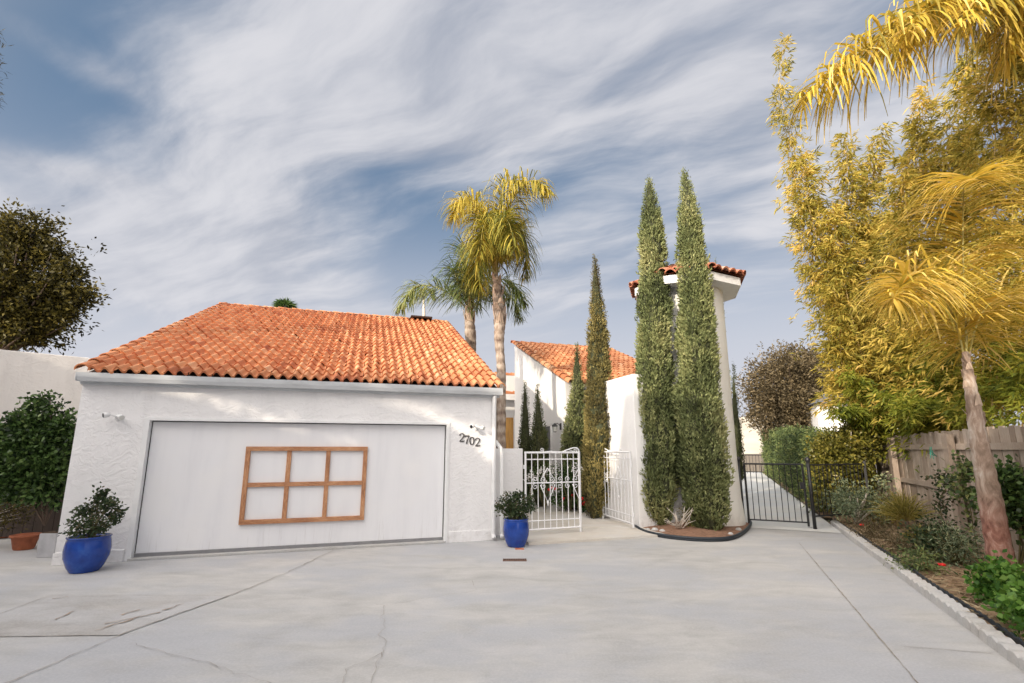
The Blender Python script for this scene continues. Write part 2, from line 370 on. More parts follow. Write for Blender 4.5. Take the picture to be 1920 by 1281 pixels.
def twigs(parent, base, ends, r0, r1, mat, name='stem', sag=.0):
    mb = MB()
    for e in ends:
        b = Vector(base); e = Vector(e); m1 = b.lerp(e, .4)+Vector((random.uniform(-.1, .1), random.uniform(-.1, .1), .12))*(e-b).length*.5
        m2 = b.lerp(e, .75)+Vector((random.uniform(-.06, .06), random.uniform(-.06, .06), .05))*(e-b).length*.5
        mb.tube([b, m1, m2, e], [r0, r0*.8, (r0+r1)/2, r1], 5)
    return mb.build(name, mat, parent, True)
def sub(c, n): idx = RNG.choice(len(c), min(n, len(c)), replace=False); return [tuple(c[i]) for i in idx]

# ------------------------------------------------------------------ world
SUN_AZ = 40.8     # light travels this many degrees right of +Y
SUN_EL = 22.
tosun = (-math.sin(R(SUN_AZ))*math.cos(R(SUN_EL)), -math.cos(R(SUN_AZ))*math.cos(R(SUN_EL)), math.sin(R(SUN_EL)))
wd = bpy.data.worlds.new('World'); scene.world = wd; wd.use_nodes = True; nt = NT(wd.node_tree)
bg = wd.node_tree.nodes['Background']
sky = nt.new('ShaderNodeTexSky', sky_type='NISHITA'); sky.sun_disc = False
sky.sun_elevation = R(SUN_EL); sky.sun_rotation = math.atan2(tosun[0], tosun[1]); sky.air_density = 1.; sky.dust_density = 1.2; sky.ozone_density = 1.5
D = nt.new('ShaderNodeTexCoord').outputs['Generated']
sp = nt.new('ShaderNodeSeparateXYZ'); nt.put(sp.inputs[0], D); X, Y, Z = sp.outputs
zz = nt.math('ADD', nt.math('MAXIMUM', Z, 0.), .18)
px = nt.math('DIVIDE', X, zz); py = nt.math('DIVIDE', Y, zz)
def pc(x, y):
    d = Vector(ray(x, y)).normalized(); return (d.x/(max(d.z, 0)+.18), d.y/(max(d.z, 0)+.18))
cv = nt.new('ShaderNodeCombineXYZ'); nt.put(cv.inputs[0], px); nt.put(cv.inputs[1], py)
pv = cv.outputs[0]
# domain warp, then streaks
wn = nt.new('ShaderNodeTexNoise'); nt.put(wn.inputs['Vector'], pv); wn.inputs['Scale'].default_value = 1.1; wn.inputs['Detail'].default_value = 3
wsub = nt.vmath('SUBTRACT', wn.outputs['Color'], (.5, .5, .5)).outputs[0]
wsc = nt.new('ShaderNodeVectorMath', operation='SCALE'); nt.put(wsc.inputs[0], wsub); wsc.inputs[3].default_value = .42
pw = nt.vmath('ADD', pv, wsc.outputs[0]).outputs[0]
def rotmap(vec, ang, sx, sy):
    mp = nt.new('ShaderNodeMapping'); nt.put(mp.inputs[0], vec); mp.inputs['Rotation'].default_value = (0, 0, ang)
    return nt.scale(mp.outputs[0], (sx, sy, 1))
a0 = pc(60, 420); a1 = pc(700, 330)
BLOBS = [  # start and end of each cloud bank as seen, half width, weight
    ((-60, 380), (300, 440), .36, .9), ((300, 460), (640, 360), .34, 1.0), ((480, 260), (700, 240), .26, .6),
    ((620, 20), (1250, 90), .60, .75), ((760, 230), (1300, 200), .34, .55), ((420, -60), (620, 60), .35, .3),
    ((0, 600), (760, 560), .8, .35), ((980, 490), (1450, 390), .30, .55),
    ((20, 0), (160, 95), .045, .6), ((-20, 283), (150, 316), .045, .5)]
HOLES = [((0, 120), (400, 200), .46, 1.2), ((600, 350), (700, 330), .16, .7), ((840, 420), (1180, 370), .26, 1.0), ((700, 480), (840, 430), .22, .5)]
def capsule(a, b, w):
    A = pc(*a); Bp = pc(*b); ab = (Bp[0]-A[0], Bp[1]-A[1]); L2 = ab[0]**2+ab[1]**2
    pa = nt.vmath('SUBTRACT', pw, (A[0], A[1], 0)).outputs[0]
    t = nt.math('MULTIPLY', nt.vmath('DOT_PRODUCT', pa, (ab[0], ab[1], 0)).outputs['Value'], 1/L2, clamp=True)
    q = nt.new('ShaderNodeVectorMath', operation='SCALE'); q.inputs[0].default_value = (ab[0], ab[1], 0); nt.put(q.inputs[3], t)
    dd = nt.vmath('DISTANCE', pa, q.outputs[0]).outputs['Value']
    return nt.math('SUBTRACT', 1., nt.smooth(dd, -w*.6, w*2.4))
cov = 0.10
for a, b, w, k in BLOBS: cov = nt.math('MULTIPLY_ADD', capsule(a, b, w), k, cov)
for a, b, w, k in HOLES: cov = nt.math('MULTIPLY_ADD', capsule(a, b, w), -k, cov)
behind = nt.smooth(Y, .25, -.35); cov = nt.math('MULTIPLY_ADD', behind, .6, cov)
a_, b_ = pc(60, 420), pc(760, 60); sa_ = math.atan2(b_[1]-a_[1], b_[0]-a_[0])
st = nt.noise(rotmap(pw, -sa_, .8, 3.0), 1.6, 7, .58)
st2 = nt.noise(rotmap(pw, -sa_+R(30), .9, 2.2), 1.3, 6, .55)
st = nt.math('MULTIPLY_ADD', st2, .40, nt.math('MULTIPLY', st, .60))
cl = nt.math('MULTIPLY', nt.smooth(nt.math('ADD', cov, nt.math('MULTIPLY', nt.math('SUBTRACT', st, .5), 2.6)), .05, 1.15), .92, clamp=True)
hz = nt.math('SUBTRACT', 1., nt.smooth(Z, -.02, .56))
clc = nt.mix(nt.smooth(st, .35, .62), (.42, .45, .53, 1), (.76, .755, .79, 1))
skc = nt.new('ShaderNodeVectorMath', operation='MULTIPLY'); nt.put(skc.inputs[0], sky.outputs[0]); skc.inputs[1].default_value = (.10, .10, .10)
base = nt.mix(.6, skc.outputs[0], (.19, .30, .46, 1))
base = nt.mix(nt.math('MULTIPLY', hz, .95), base, (.66, .68, .76, 1))
colr = nt.mix(cl, base, clc)
lowh = nt.math('SUBTRACT', 1., nt.smooth(Z, .04, .46))
colr = nt.mix(nt.math('MULTIPLY', lowh, .78), colr, (.66, .67, .73, 1))
# the bright hazy sky round the sun
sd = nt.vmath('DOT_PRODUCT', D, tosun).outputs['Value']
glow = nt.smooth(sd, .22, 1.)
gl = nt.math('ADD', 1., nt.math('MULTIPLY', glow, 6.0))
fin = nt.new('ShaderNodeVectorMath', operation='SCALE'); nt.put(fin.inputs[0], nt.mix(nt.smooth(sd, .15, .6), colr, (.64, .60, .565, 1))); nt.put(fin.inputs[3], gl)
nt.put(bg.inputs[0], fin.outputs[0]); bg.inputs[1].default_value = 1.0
wd.cycles.sampling_method = 'NONE'
sl = bpy.data.lights.new('sun', 'SUN'); so = bpy.data.objects.new('sun', sl); C.objects.link(so)
sl.energy = 4.2; sl.angle = R(.6); sl.color = (1., .87, .70)
so.rotation_euler = Vector((-tosun[0], -tosun[1], -tosun[2])).to_track_quat('-Z', 'Y').to_euler()

# ------------------------------------------------------------------ ground and paving
def sheet(name, pts, z, mat, parent=None, kind='structure'):
    me = bpy.data.meshes.new(name); me.from_pydata([(p[0], p[1], z) for p in pts], [], [tuple(range(len(pts)))]); me.update()
    if me.polygons[0].normal.z < 0: me.flip_normals()
    o = link(me, name, mat, parent)
    if kind and parent is None: o['kind'] = kind
    return o
sheet('ground', [(-900, -200), (900, -200), (900, 900), (-900, 900)], -.06, M['ground'])
drive = sheet('driveway', [(-40, -30), B(1.9, -32), B(1.9, 13.6), B(-.6, 13.6), G(5.0, 3.2), G(1.2, 3.2), G(-9, 3.2), (-40, 4)], 0, M['concrete'])
OFF[drive.name] = Vector((0, 0, 0))
sheet('side_path', [B(-.6, 11.9), B(1.9, 11.9), B(1.9, 40), B(-1.1, 40)], .008, M['pathcon'])
sheet('driveway_patch', [gnd(*q) for q in ((0-60, 1196), (225, 1192), (430, 1118), (95, 1117), (-60, 1165))], .004, M['patch'], drive)
def strip(name, pxs, w, mat, z=.006, jit=0., n=10):
    P0 = [Vector(gnd(*q)) for q in pxs]; pts = []
    for a, b in zip(P0[:-1], P0[1:]):
        k = max(2, int((b-a).length*n)) if jit else 2
        for i in range(k): pts.append(a.lerp(b, i/k)+(Vector((random.gauss(0, jit), random.gauss(0, jit), 0)) if jit else Vector()))
    pts.append(P0[-1]); mb = MB(); vs = []
    for i, p in enumerate(pts):
        t = pts[min(i+1, len(pts)-1)]-pts[max(i-1, 0)]; t.normalize(); nn = Vector((-t.y, t.x, 0)); ww = w*(random.uniform(.35, 1.3) if jit else 1)/2
        vs += [(p+nn*ww)[:2]+(z,), (p-nn*ww)[:2]+(z,)]
    mb.add(vs, [(2*i, 2*i+1, 2*i+3, 2*i+2) for i in range(len(pts)-1)])
    return mb.build(name, mat, drive)
strip('driveway_joint', [(1498, 1018), (1722, 1283), (1800, 1378)], .012, M['joint'], jit=.0025)
strip('driveway_joint', [(1372, 1017), (1592, 1013)], .009, M['crack'], .013, jit=.0015)
strip('driveway_joint', [(1695, 1213), (1862, 1226)], .006, M['crack'], jit=.003)
strip('driveway_joint', [(-40, 1300), (30, 1277), (180, 1211), (240, 1185), (430, 1118), (530, 1078), (625, 1033)], .012, M['joint'], .009, jit=.007)
strip('driveway_joint', [(-60, 1196), (225, 1192)], .008, M['crack'], .009, jit=.006)
strip('driveway_joint', [(430, 1118), (95, 1117), (0, 1152)], .007, M['crack'], .009, jit=.003)
for pxs in ([(240, 1208), (320, 1229), (400, 1250), (490, 1276), (520, 1290)], [(722, 1137), (716, 1158), (724, 1172), (712, 1190), (720, 1204), (716, 1226), (690, 1240), (648, 1256), (640, 1290)], [(705, 1136), (722, 1137), (800, 1124), (893, 1108), (885, 1090)], [(716, 1226), (700, 1255), (694, 1290)]):
    strip('driveway_crack', pxs, .0045, M['crack'], .011, jit=.014, n=16)
for pxs in ([(182, 1183), (250, 1163)], [(195, 1172), (262, 1158), (300, 1150)], [(305, 1146), (345, 1134)], [(225, 1157), (262, 1145)], [(95, 1125), (128, 1121)], [(105, 1163), (138, 1148)]):
    strip('rust_scratch', pxs, .022, M['rust'], .012, jit=.014, n=22)
mb = MB(); mb.box(G, 1.36, 4.2, -.66, .45, -.02, .045); mb.box(G, 1.0, 5.2, .45, 9.3, -.02, .05)
o = mb.build('walkway', M['walk'], bevel=.006); o['kind'] = 'structure'
sheet('back_ground', [(-60, 14), (60, 14), (60, 120), (-60, 120)], -.03, M['ground'])
# kerb: concrete strip then scalloped bricks, black edging behind
mb = MB(); s = 3.0
while s < 13.0:
    n = 8; w = .16; vs = []
    for i in range(n+1):
        t = i/n; hgt = .085+.018*math.sin(math.pi*t) + .004*math.sin(s*3)
        vs += [B(1.90, s+w*t, 0), B(1.905, s+w*t, hgt-.012), B(1.925, s+w*t, hgt), B(2.03, s+w*t, hgt), B(2.04, s+w*t, 0)]
    fs = [(5*i+j, 5*i+j+1, 5*i+j+6, 5*i+j+5) for i in range(n) for j in range(4)]+[(4, 3, 2, 1, 0), tuple(5*n+j for j in range(5))]
    mb.add(vs, fs); s += w+.006
o = mb.build('kerb', M['kerb']); o['kind'] = 'structure'; fixn(o)
mb = MB(); vs = []; n = 440
for i in range(n+1):
    s = 2.6+i*11.4/n; hgt = .105+.02*abs(math.sin(s*math.pi/.12)) if s < 12 else .09
    d = 2.055+.012*math.sin(s*2.3)
    vs += [B(d, s, 0), B(d, s, hgt), B(d+.014, s, hgt), B(d+.014, s, 0)]
mb.add(vs, [(4*i+j, 4*i+j+1, 4*i+j+5, 4*i+j+4) for i in range(n) for j in range(3)])
o = mb.build('lawn_edging', M['black_plastic']); tag(o, 'black scalloped plastic edging running behind the kerb of the planting bed', 'garden edging')
def lumpy(name, fr, u0, u1, v0, v1, z, amp, mat, nu=30, nv=90):
    mb = MB(); vs = []
    for j in range(nv+1):
        for i in range(nu+1):
            u = u0+(u1-u0)*i/nu; v = v0+(v1-v0)*j/nv; p = fr(u, v, z)
            vs.append((p[0], p[1], z+amp*mnoise.noise(Vector((p[0]*5, p[1]*5, 0)))+amp*.6*mnoise.noise(Vector((p[0]*17, p[1]*17, 3)))))
    mb.add(vs, [(j*(nu+1)+i, j*(nu+1)+i+1, (j+1)*(nu+1)+i+1, (j+1)*(nu+1)+i) for j in range(nv) for i in range(nu)])
    o = mb.build(name, mat, smooth=True); o['kind'] = 'structure'; return o
lumpy('planting_bed', B, 2.03, 6.5, 0, 17.5, .06, .035, M['mulch'], 60, 150)
lumpy('side_bed', B, 1.92, 6.5, 14.0, 41., .05, .03, M['mulch'], 20, 60)
# straw litter on the bed
n = 2600; s = RNG.uniform(3, 13.4, n); d = 2.1+RNG.uniform(0, 1, n)**1.6*1.3
c = np.array([B(a, b, .085) for a, b in zip(d, s)]); an = RNG.uniform(0, 6.28, n)
dd = np.stack([np.cos(an), np.sin(an), RNG.uniform(-.05, .15, n)], 1)
o = leaves('leaf_litter', M['lf_straw'], None, c, dd, RNG.uniform(.06, .22, n), RNG.uniform(.006, .02, n), RNG.uniform(0, 1, n)); o['kind'] = 'stuff'; o['label'] = 'dry straw and leaf litter along the planting bed'; o['category'] = 'leaf litter'
# island bed round the two big cypresses
isl = [gnd(*q) for q in ((1182, 982), (1192, 992), (1215, 1003), (1250, 1010), (1300, 1015), (1345, 1016), (1372, 1013), (1392, 1004), (1405, 992), (1408, 984))]
back = [G(7.0, 1.6), G(4.14, 1.6)]
mb = MB(); cx = sum(p[0] for p in isl)/len(isl); ring = [(p[0], p[1], .03) for p in isl+back]
cen = (3.7, 10.9, .13); mb.add([cen]+ring, [(0, i+1, (i+1) % len(ring)+1) for i in range(len(ring))])
o = mb.build('island_bed', M['redmulch']); o['kind'] = 'structure'; fixn(o)
def smooth_pts(ps, k=6):
    out = []; ps = [Vector(p) for p in ps]
    for i in range(len(ps)-1):
        p0 = ps[max(i-1, 0)]; p1 = ps[i]; p2 = ps[i+1]; p3 = ps[min(i+2, len(ps)-1)]
        for j in range(k):
            t = j/k; out.append(.5*((2*p1)+(p2-p0)*t+(2*p0-5*p1+4*p2-p3)*t*t+(3*p1-p0-3*p2+p3)*t**3))
    return out+[ps[-1]]
ip = smooth_pts([Vector(gnd(1160, 966)), Vector(gnd(1172, 976))]+[Vector(p) for p in isl]+[Vector(gnd(1404, 978))])
mb = MB(); mb.tube([p+Vector((0, 0, .055)) for p in ip], .028, 6); mb.tube([p+Vector((0, 0, .022)) for p in ip], .02, 6)
o = mb.build('bed_edging', M['black_plastic'], smooth=True); tag(o, 'curved black edging hose round the island bed of the two tall cypresses', 'garden edging')
# drain grate
th = thing('drain_grate', gnd(965, 1051), 'small rusty slotted drain grate set in the driveway before the blue pot', 'drain')
mb = MB(); x0, y0, _ = gnd(965, 1051)
fr = lambda u, v, z=0: (x0+u, y0+v, z)
mb.box(fr, -.18, .18, -.06, -.05, .0, .014); mb.box(fr, -.18, .18, .05, .06, 0, .014)
for i in range(14): mb.box(fr, -.18+i*.0269, -.168+i*.0269, -.05, .05, 0, .012)
mb.build('grate', M['grate'], th); mb = MB(); mb.box(fr, -.175, .175, -.05, .05, 0, .006); mb.build('sump', M['under'], th)

# ------------------------------------------------------------------ tiled roofs
def tile_roof(name, fr, u0, u1, v0, z0, v1, z1, cw, rl, mat, parent, rad=.36, seg=9):
    """barrel tiles: columns along u, courses up the slope from (v0,z0) to (v1,z1)"""
    L = math.hypot(v1-v0, z1-z0); sv, sz = (v1-v0)/L, (z1-z0)/L; nv, nz = -sz, sv
    cols = int(round((u1-u0)/cw)); cw = (u1-u0)/cols; rows = int(round(L/rl)); rl = L/rows
    amp = cw*rad; mb = MB()
    def pt(u, l, h): return fr(u, v0+sv*l+nv*h, z0+sz*l+nz*h)
    for r in range(rows):
        for c in range(cols):
            a = min(1, max(0, random.gauss(.52, .15))); du = random.gauss(0, .006); dl = random.gauss(0, .012); dh = abs(random.gauss(0, .004)); tw = random.gauss(0, .006)
            f = []; bk = []; lo = []
            for i in range(seg+1):
                t = i/seg
                h = amp*math.sin(math.pi*min(t/.64, 1.)) if t < .64 else -amp*.28*math.sin(math.pi*(t-.64)/.36)
                u = u0+(c+t)*cw+du
                f.append(pt(u+tw, r*rl-.035+dl, h+.052+dh)); bk.append(pt(u-tw, (r+1)*rl+.01, h*.88+.022)); lo.append(pt(u+tw, r*rl-.035+dl, h+.022+dh-.008))
            n = seg+1
            mb.add(f+bk, [(i, i+1, n+i+1, n+i) for i in range(seg)], a)
            mb.add(lo+f, [(i, i+1, n+i+1, n+i) for i in range(seg)], max(0, a-.3))
    return mb.build(name, mat, parent, attr=True, smooth=True)
def barrel_row(name, pts, r, ln, mat, parent, upv=(0, 0, 1), half=True, sm=True):
    """row of overlapping half barrels from first to last point"""
    a = Vector(pts[0]); b = Vector(pts[1]); d = b-a; L = d.length; d.normalize(); n = max(1, round(L/ln)); ln = L/n
    up = Vector(upv); side = d.cross(up).normalized(); up = side.cross(d); mb = MB(); K = 9
    for k in range(n):
        s0 = a+d*(k*ln-.03); s1 = a+d*((k+1)*ln+.01); r0 = r*1.06; r1 = r*.86; j = random.gauss(0, .006); vs = []
        for s, rr, lift in ((s0, r0, .014), (s1, r1, -.004)):
            for rad in (rr, rr-.018):
                for i in range(K):
                    an = math.pi*i/(K-1); vs.append(s+side*(math.cos(an)*rad+j)+up*(math.sin(an)*rad+lift))
        fs = [(i, i+1, 2*K+i+1, 2*K+i) for i in range(K-1)]+[(K+i, K+i+1, i+1, i) for i in range(K-1)]
        mb.add(vs, fs, min(1, max(0, random.gauss(.5, .2))))
    o = mb.build(name, mat, parent, attr=True, smooth=False); return o

# ------------------------------------------------------------------ garage
ga_t = thing('garage', G(-2.4, 0), 'white stucco garage with orange clay tile roof, wide white door and number 2702', 'garage')
RV, RZ = 6.75, 5.93
WL, WR = -5.76, .93
SL = (RZ-2.86)/(RV+.12)
def gz(v): return 2.86+SL*(v+.12)-.10
mb = MB()
mb.box(G, WL, -4.84, 0, .22, 0, 2.70); mb.box(G, 0, WR, 0, .22, 0, 2.70); mb.box(G, -4.84, 0, 0, .22, 2.155, 2.70)
for uu in (WL, WR-.2):
    mb.prism([G(uu, .22, 0), G(uu, RV-.2, 0), G(uu, RV-.2, gz(RV-.2)), G(uu, .22, gz(.22))], Vector(G(.2, 0))-Vector(G(0, 0)))
mb.box(G, WL+.2, WR-.2, RV-.4, RV-.2, 0, gz(RV-.4))
fixn(mb.build('wall', M['stucco'], ga_t))
MB().box(G, WL-.012, -4.90, -.02, .1, .0, .17).build('footing', M['stucco'], ga_t, bevel=.005); MB().box(G, .05, WR+.004, -.02, .1, 0, .19).build('footing', M['stucco'], ga_t, bevel=.005)
# door and its boards
dr = MB().box(G, -4.80, -.04, .10, .14, .085, 2.12).build('garage_door', M['door'], ga_t, bevel=.004)
MB().box(G, -4.80, -.04, .085, .145, .03, .085).build('weather_seal', M['metal'], dr)
MB().box(G, -4.84, 0, -.03, .22, 0, .035).build('threshold', M['kerb'], ga_t, bevel=.005)
mb = MB(); mb.box(G, -4.875, -4.80, -.018, .10, .0, 2.12); mb.box(G, -.035, .022, -.018, .10, 0, 2.12); mb.box(G, -4.875, .022, -.018, .10, 2.12, 2.17)
mb.build('door_frame', M['trim_white'], ga_t, bevel=.004)
mb = MB(); mb.box(G, -4.805, -4.79, .09, .1, .09, 2.1); mb.box(G, -.05, -.036, .09, .1, .09, 2.1); mb.box(G, -4.80, -.04, .09, .1, 2.105, 2.12); mb.build('weatherstrip', M['iron_black'], dr)
fu0, fu1, fz0, fz1, bw = -3.40, -1.44, .45, 1.71, .072
mb = MB().box(G, fu0, fu1, .05, .099, fz1-bw, fz1); mb.build('trim_board', M['trimwood_h'], dr, bevel=.003)
mb = MB().box(G, fu0, fu1, .05, .099, fz0, fz0+bw); mb.build('trim_board', M['trimwood_h'], dr, bevel=.003)
zm = (fz0+fz1)/2
for uu in (fu0, fu1-bw): MB().box(G, uu, uu+bw, .052, .099, fz0+bw, fz1-bw).build('trim_board', M['trimwood_v'], dr, bevel=.003)
w3 = (fu1-fu0-bw)/3
MB().box(G, fu0+bw, fu1-bw, .058, .099, zm-.035, zm+.035).build('trim_board', M['trimwood_h'], dr, bevel=.003)
for k in (1, 2):
    uu = fu0+w3*k+.008
    for z0, z1 in ((fz0+bw, zm-.035), (zm+.035, fz1-bw)): MB().box(G, uu, uu+.07, .06, .099, z0, z1).build('trim_board', M['trimwood_v'], dr, bevel=.003)
# roof
rf = tile_roof('roof', G, WL+.11, WR+.02, -.14, 2.845, RV, RZ, .168, .335, M['tile'], ga_t)
mb = MB(); e = .02
mb.prism([G(WL-.0, -.05, 2.80), G(WL-.0, RV, RZ-.055), G(WL-.0, RV, RZ-.16), G(WL-.0, -.05, 2.70)], Vector(G(WR-WL+.05, 0))-Vector(G(0, 0)))
fixn(mb.build('roof_deck', M['under'], rf))
upv = (-0.0, -SL, 1)
nrm = Vector(G(0, -SL, 0))-Vector(G(0, 0, 0))+Vector((0, 0, 1))
barrel_row('rake_tiles', [G(WL+.05, -.16, 2.86), G(WL+.05, RV, RZ+.02)], .10, .34, M['tile'], rf, nrm)
barrel_row('rake_tiles', [G(WR+.05, -.16, 2.86), G(WR+.05, RV, RZ+.02)], .07, .34, M['tile'], rf, nrm)
mb = MB(); mb.box(G, WL-.1, WR+.08, RV-.02, RV+.14, RZ-.10, RZ+.045); mb.build('ridge_board', M['under'], rf, bevel=.01)
barrel_row('ridge_tiles', [G(WL-.1, RV+.06, RZ+.02), G(WR+.08, RV+.06, RZ+.02)], .07, .4, M['tile'], rf)
u, v, z = onv(790, 603, RV-.3)
mb = MB(); mb.box(G, u-.35, u+.35, RV-.4, RV+.05, RZ+.0, RZ+.06); mb.build('roof_vent', M['under'], rf, bevel=.02)
# gutter and fascia
mb = MB(); prof = [(-.06, 2.70), (-.06, 2.83), (-.075, 2.83), (-.085, 2.72), (-.145, 2.72), (-.17, 2.765), (-.185, 2.83), (-.20, 2.83), (-.185, 2.76), (-.155, 2.70)]
mb.prism([G(WL-.02, v, z) for v, z in prof], Vector(G(WR-WL+.10, 0))-Vector(G(0, 0)))
for uu in (WL-.02, WR+.075): mb.box(G, uu, uu+.006, -.195, -.06, 2.705, 2.828)
gt = fixn(mb.build('gutter', M['gutter'], ga_t))
MB().box(G, WL-.01, WR+.05, -.058, .0, 2.66, 2.84).build('fascia', M['gutter'], ga_t)
def pipe(pts, w, d):
    mb = MB(); mb.tube(pts, w, 8); return mb.build('downspout', M['trim_white'], ga_t)
pipe([G(.875, -.10, 2.70), G(.875, -.075, 2.62), G(.875, -.06, 2.5), G(.875, -.06, .12), G(.875, -.10, .05)], .042, .03)
pipe([G(.93, .05, 1.82), G(1.03, .0, 1.68), G(1.045, -.02, 1.55), G(1.045, -.02, .10), G(1.05, -.08, .05)], .04, .03)
# floodlights
for (x, y, sgn) in ((222, 783, -1), (893, 803, 1)):
    u, v, z = onv(x, y, 0.)
    fl = MB().lathe((0, 0, 0), [(.0, 0), (.045, 0), (.045, .02), (.022, .03), (0, .03)], 14)
    q = [G(u+a[0], -a[2], z+a[1]) for a in fl.v]; fl.v = q; base = fixn(fl.build('floodlight', M['trim_white'], ga_t, True))
    for k, (dx, dz) in enumerate(((-.12, .03), (.10, .0))):
        hb = MB(); a = Vector(G(u, -.03, z)); b = Vector(G(u+dx*.55, -.10, z+dz*.6+.02)); c = Vector(G(u+dx*1.1, -.16, z+dz-.01))
        hb.tube([a, b], .014, 6); hb.tube([b, b.lerp(c, .3), c, c+(c-b)*.02], [.016, .034, .043, .039], 12, cap=True)
        hb.build('lamp_head', M['trim_white'], base, True)
        lb = MB(); lb.tube([c+(c-b)*.022, c+(c-b)*.04], .034, 12); lb.build('lens', M['lampglass'] if k else M['glass_dark'], base)
# house numbers: ribbons with thick and thin strokes
def ribbon(mb, pts, ws, org, s, th=.016, proj=None):
    P2 = [Vector((p[0], p[1])) for p in pts]; L_ = []; R_ = []
    for i, p in enumerate(P2):
        t = (P2[min(i+1, len(P2)-1)]-P2[max(i-1, 0)]).normalized(); nn = Vector((-t.y, t.x)); L_.append(p+nn*ws[i]/2); R_.append(p-nn*ws[i]/2)
    n = len(P2); q = lambda p, v: G(org[0]+p.x*s, v, org[1]+p.y*s)
    vs = [q(p, -th) for p in L_]+[q(p, -th) for p in R_]+[q(p, .0) for p in L_]+[q(p, .0) for p in R_]
    fs = []
    for i in range(n-1): fs += [(i, i+1, n+i+1, n+i), (2*n+i, 2*n+i+1, i+1, i), (n+i, n+i+1, 3*n+i+1, 3*n+i)]
    fs += [(0, n, 3*n, 2*n), (n-1, 2*n-1, 4*n-1, 3*n-1)]
    mb.add(vs, fs)
def digit(ch, org, s):
    mb = MB()
    if ch == '2':
        top = [(.08+.0, .74), (.06, .84), (.16, .95), (.32, 1.0), (.48, .95), (.56, .82), (.54, .66), (.42, .48), (.24, .28), (.08, .12)]
        ribbon(mb, top, [.15, .16, .09, .08, .11, .17, .17, .13, .08, .07], org, s)
        ribbon(mb, [(.03, .06), (.3, .07), (.56, .06), (.62, .22)], [.10, .15, .13, .04], org, s)
    elif ch == '7':
        ribbon(mb, [(.03, .76), (.06, .93), (.3, .92), (.6, .94)], [.05, .12, .14, .12], org, s)
        ribbon(mb, [(.58, .92), (.42, .62), (.31, .34), (.28, .0)], [.07, .10, .14, .17], org, s)
    else:
        pts = [(.32+.25*math.sin(a), .5+.46*math.cos(a)) for a in [2*math.pi*i/24 for i in range(25)]]
        ribbon(mb, pts, [.06+.11*abs(math.sin(2*math.pi*i/24)) for i in range(25)], org, s)
    return fixn(mb.build('house_number', M['digit'], ga_t))
for ch, (x, y) in zip('2702', ((861, 828.5), (870.8, 832), (879.8, 834.5), (890.5, 837))):
    u, v, z = onv(x, y, 0); digit(ch, (u, z), .155)

# ------------------------------------------------------------------ low wall beside the garage, pair of white gates
lw = MB(); lw.box(G, WR+.02, 1.62, .42, .66, 0, 1.68); lw.box(G, 1.62, 1.645, .50, .60, 0, 1.64)
o = lw.build('garden_wall', M['stucco'], bevel=.012); tag(o, 'short white stucco wall panel between the garage corner and the white gate', 'wall')
def scroll(c, r, turns, a0, sgn, n=20):
    return [(c[0]+r*(1-.82*i/n)*math.cos(a0+sgn*turns*2*math.pi*i/n), c[1]+r*(1-.82*i/n)*math.sin(a0+sgn*turns*2*math.pi*i/n)) for i in range(n+1)]
def white_gate(hinge, free, label):
    h = Vector(hinge); f = Vector(free); W_ = (f-h).length; ux = (f-h).normalized()
    t = thing('white_gate', hinge, label, 'gate', 'white wrought iron gate leaves')
    def q(x, z): return tuple(h+ux*x+Vector((0, 0, z*.945)))
    fr = MB(); r = .016
    fr.tube([q(0, .02), q(0, 1.66)], .02, 4); fr.tube([q(W_, .0), q(W_, 1.66)], .026, 4)
    for z, rr in ((.10, .017), (.27, .011), (1.02, .012), (1.50, .011), (1.64, .020)): fr.tube([q(0, z), q(W_, z)], rr, 4)
    fr.build('frame', M['iron_white'], t)
    bars = 8
    for i in range(1, bars+1):
        x = W_*i/(bars+1); MB().tube([q(x, .10), q(x, 1.64)], .009, 5).build('bar', M['iron_white'], t)
    sc = MB(); k = .009
    cx_ = W_*.40; dw = .16
    for cc in (cx_, W_*1.0):
        sc = MB(); l = cc-dw; rr_ = min(cc+dw, W_)
        for zt, zb in ((1.32, 1.06), (.62, .98)):
            sc.tube([q(cc, zt), q(l, zb)], k, 4)
            if cc+dw <= W_: sc.tube([q(cc, zt), q(cc+dw, zb)], k, 4)
        for sx in ((-1, 1) if cc < W_ else (-1,)):
            for off, zz_, sg in ((.09, 1.09, 1), (.09, .95, -1), (.27, 1.09, 1), (.27, .95, -1)):
                c_ = (cc+sx*off, zz_); pts = scroll(c_, .062, 1.3, math.pi/2*(-sg) , sx*sg)
                sc.tube([q(max(0, min(W_, a)), b) for a, b in pts], .007, 4)
        sc.tube([q(cc, .56), q(cc, .66)], .018, 4); sc.build('ornament', M['iron_white'], t, True)
    sc = MB()
    # swept top with scrolls towards the free edge
    pts = [(W_*.66, 1.64), (W_*.76, 1.69), (W_*.88, 1.735), (W_*.96, 1.74), (W_-.0, 1.70), (W_, 1.64)]
    sc.tube([q(a, b) for a, b in pts], .014, 5)
    sc.tube([q(a, b) for a, b in scroll((W_*.93, 1.69), .05, 1.4, math.pi/2, -1)], .008, 4)
    sc.tube([q(a, b) for a, b in scroll((W_*.74, 1.665), .022, 1.2, math.pi/2, 1)], .007, 4)
    sc.tube([q(W_*.90, 1.66), q(W_*.80, 1.70), q(W_*.70, 1.655)], .007, 4)
    sc.build('top_scroll', M['iron_white'], t, True); sc = MB()
    sc.tube([q(a, b) for a, b in scroll((W_*.30, 1.695), .045, 1.4, -math.pi/2, 1)], .008, 4)
    sc.tube([q(W_*.30, 1.65), q(W_*.45, 1.665), q(W_*.62, 1.655)], .008, 4)
    sc.build('top_scroll', M['iron_white'], t, True)
    for z in (.3, 1.35): MB().tube([q(-.03, z-.04), q(-.03, z+.04)], .018, 6).build('hinge', M['iron_white'], t)
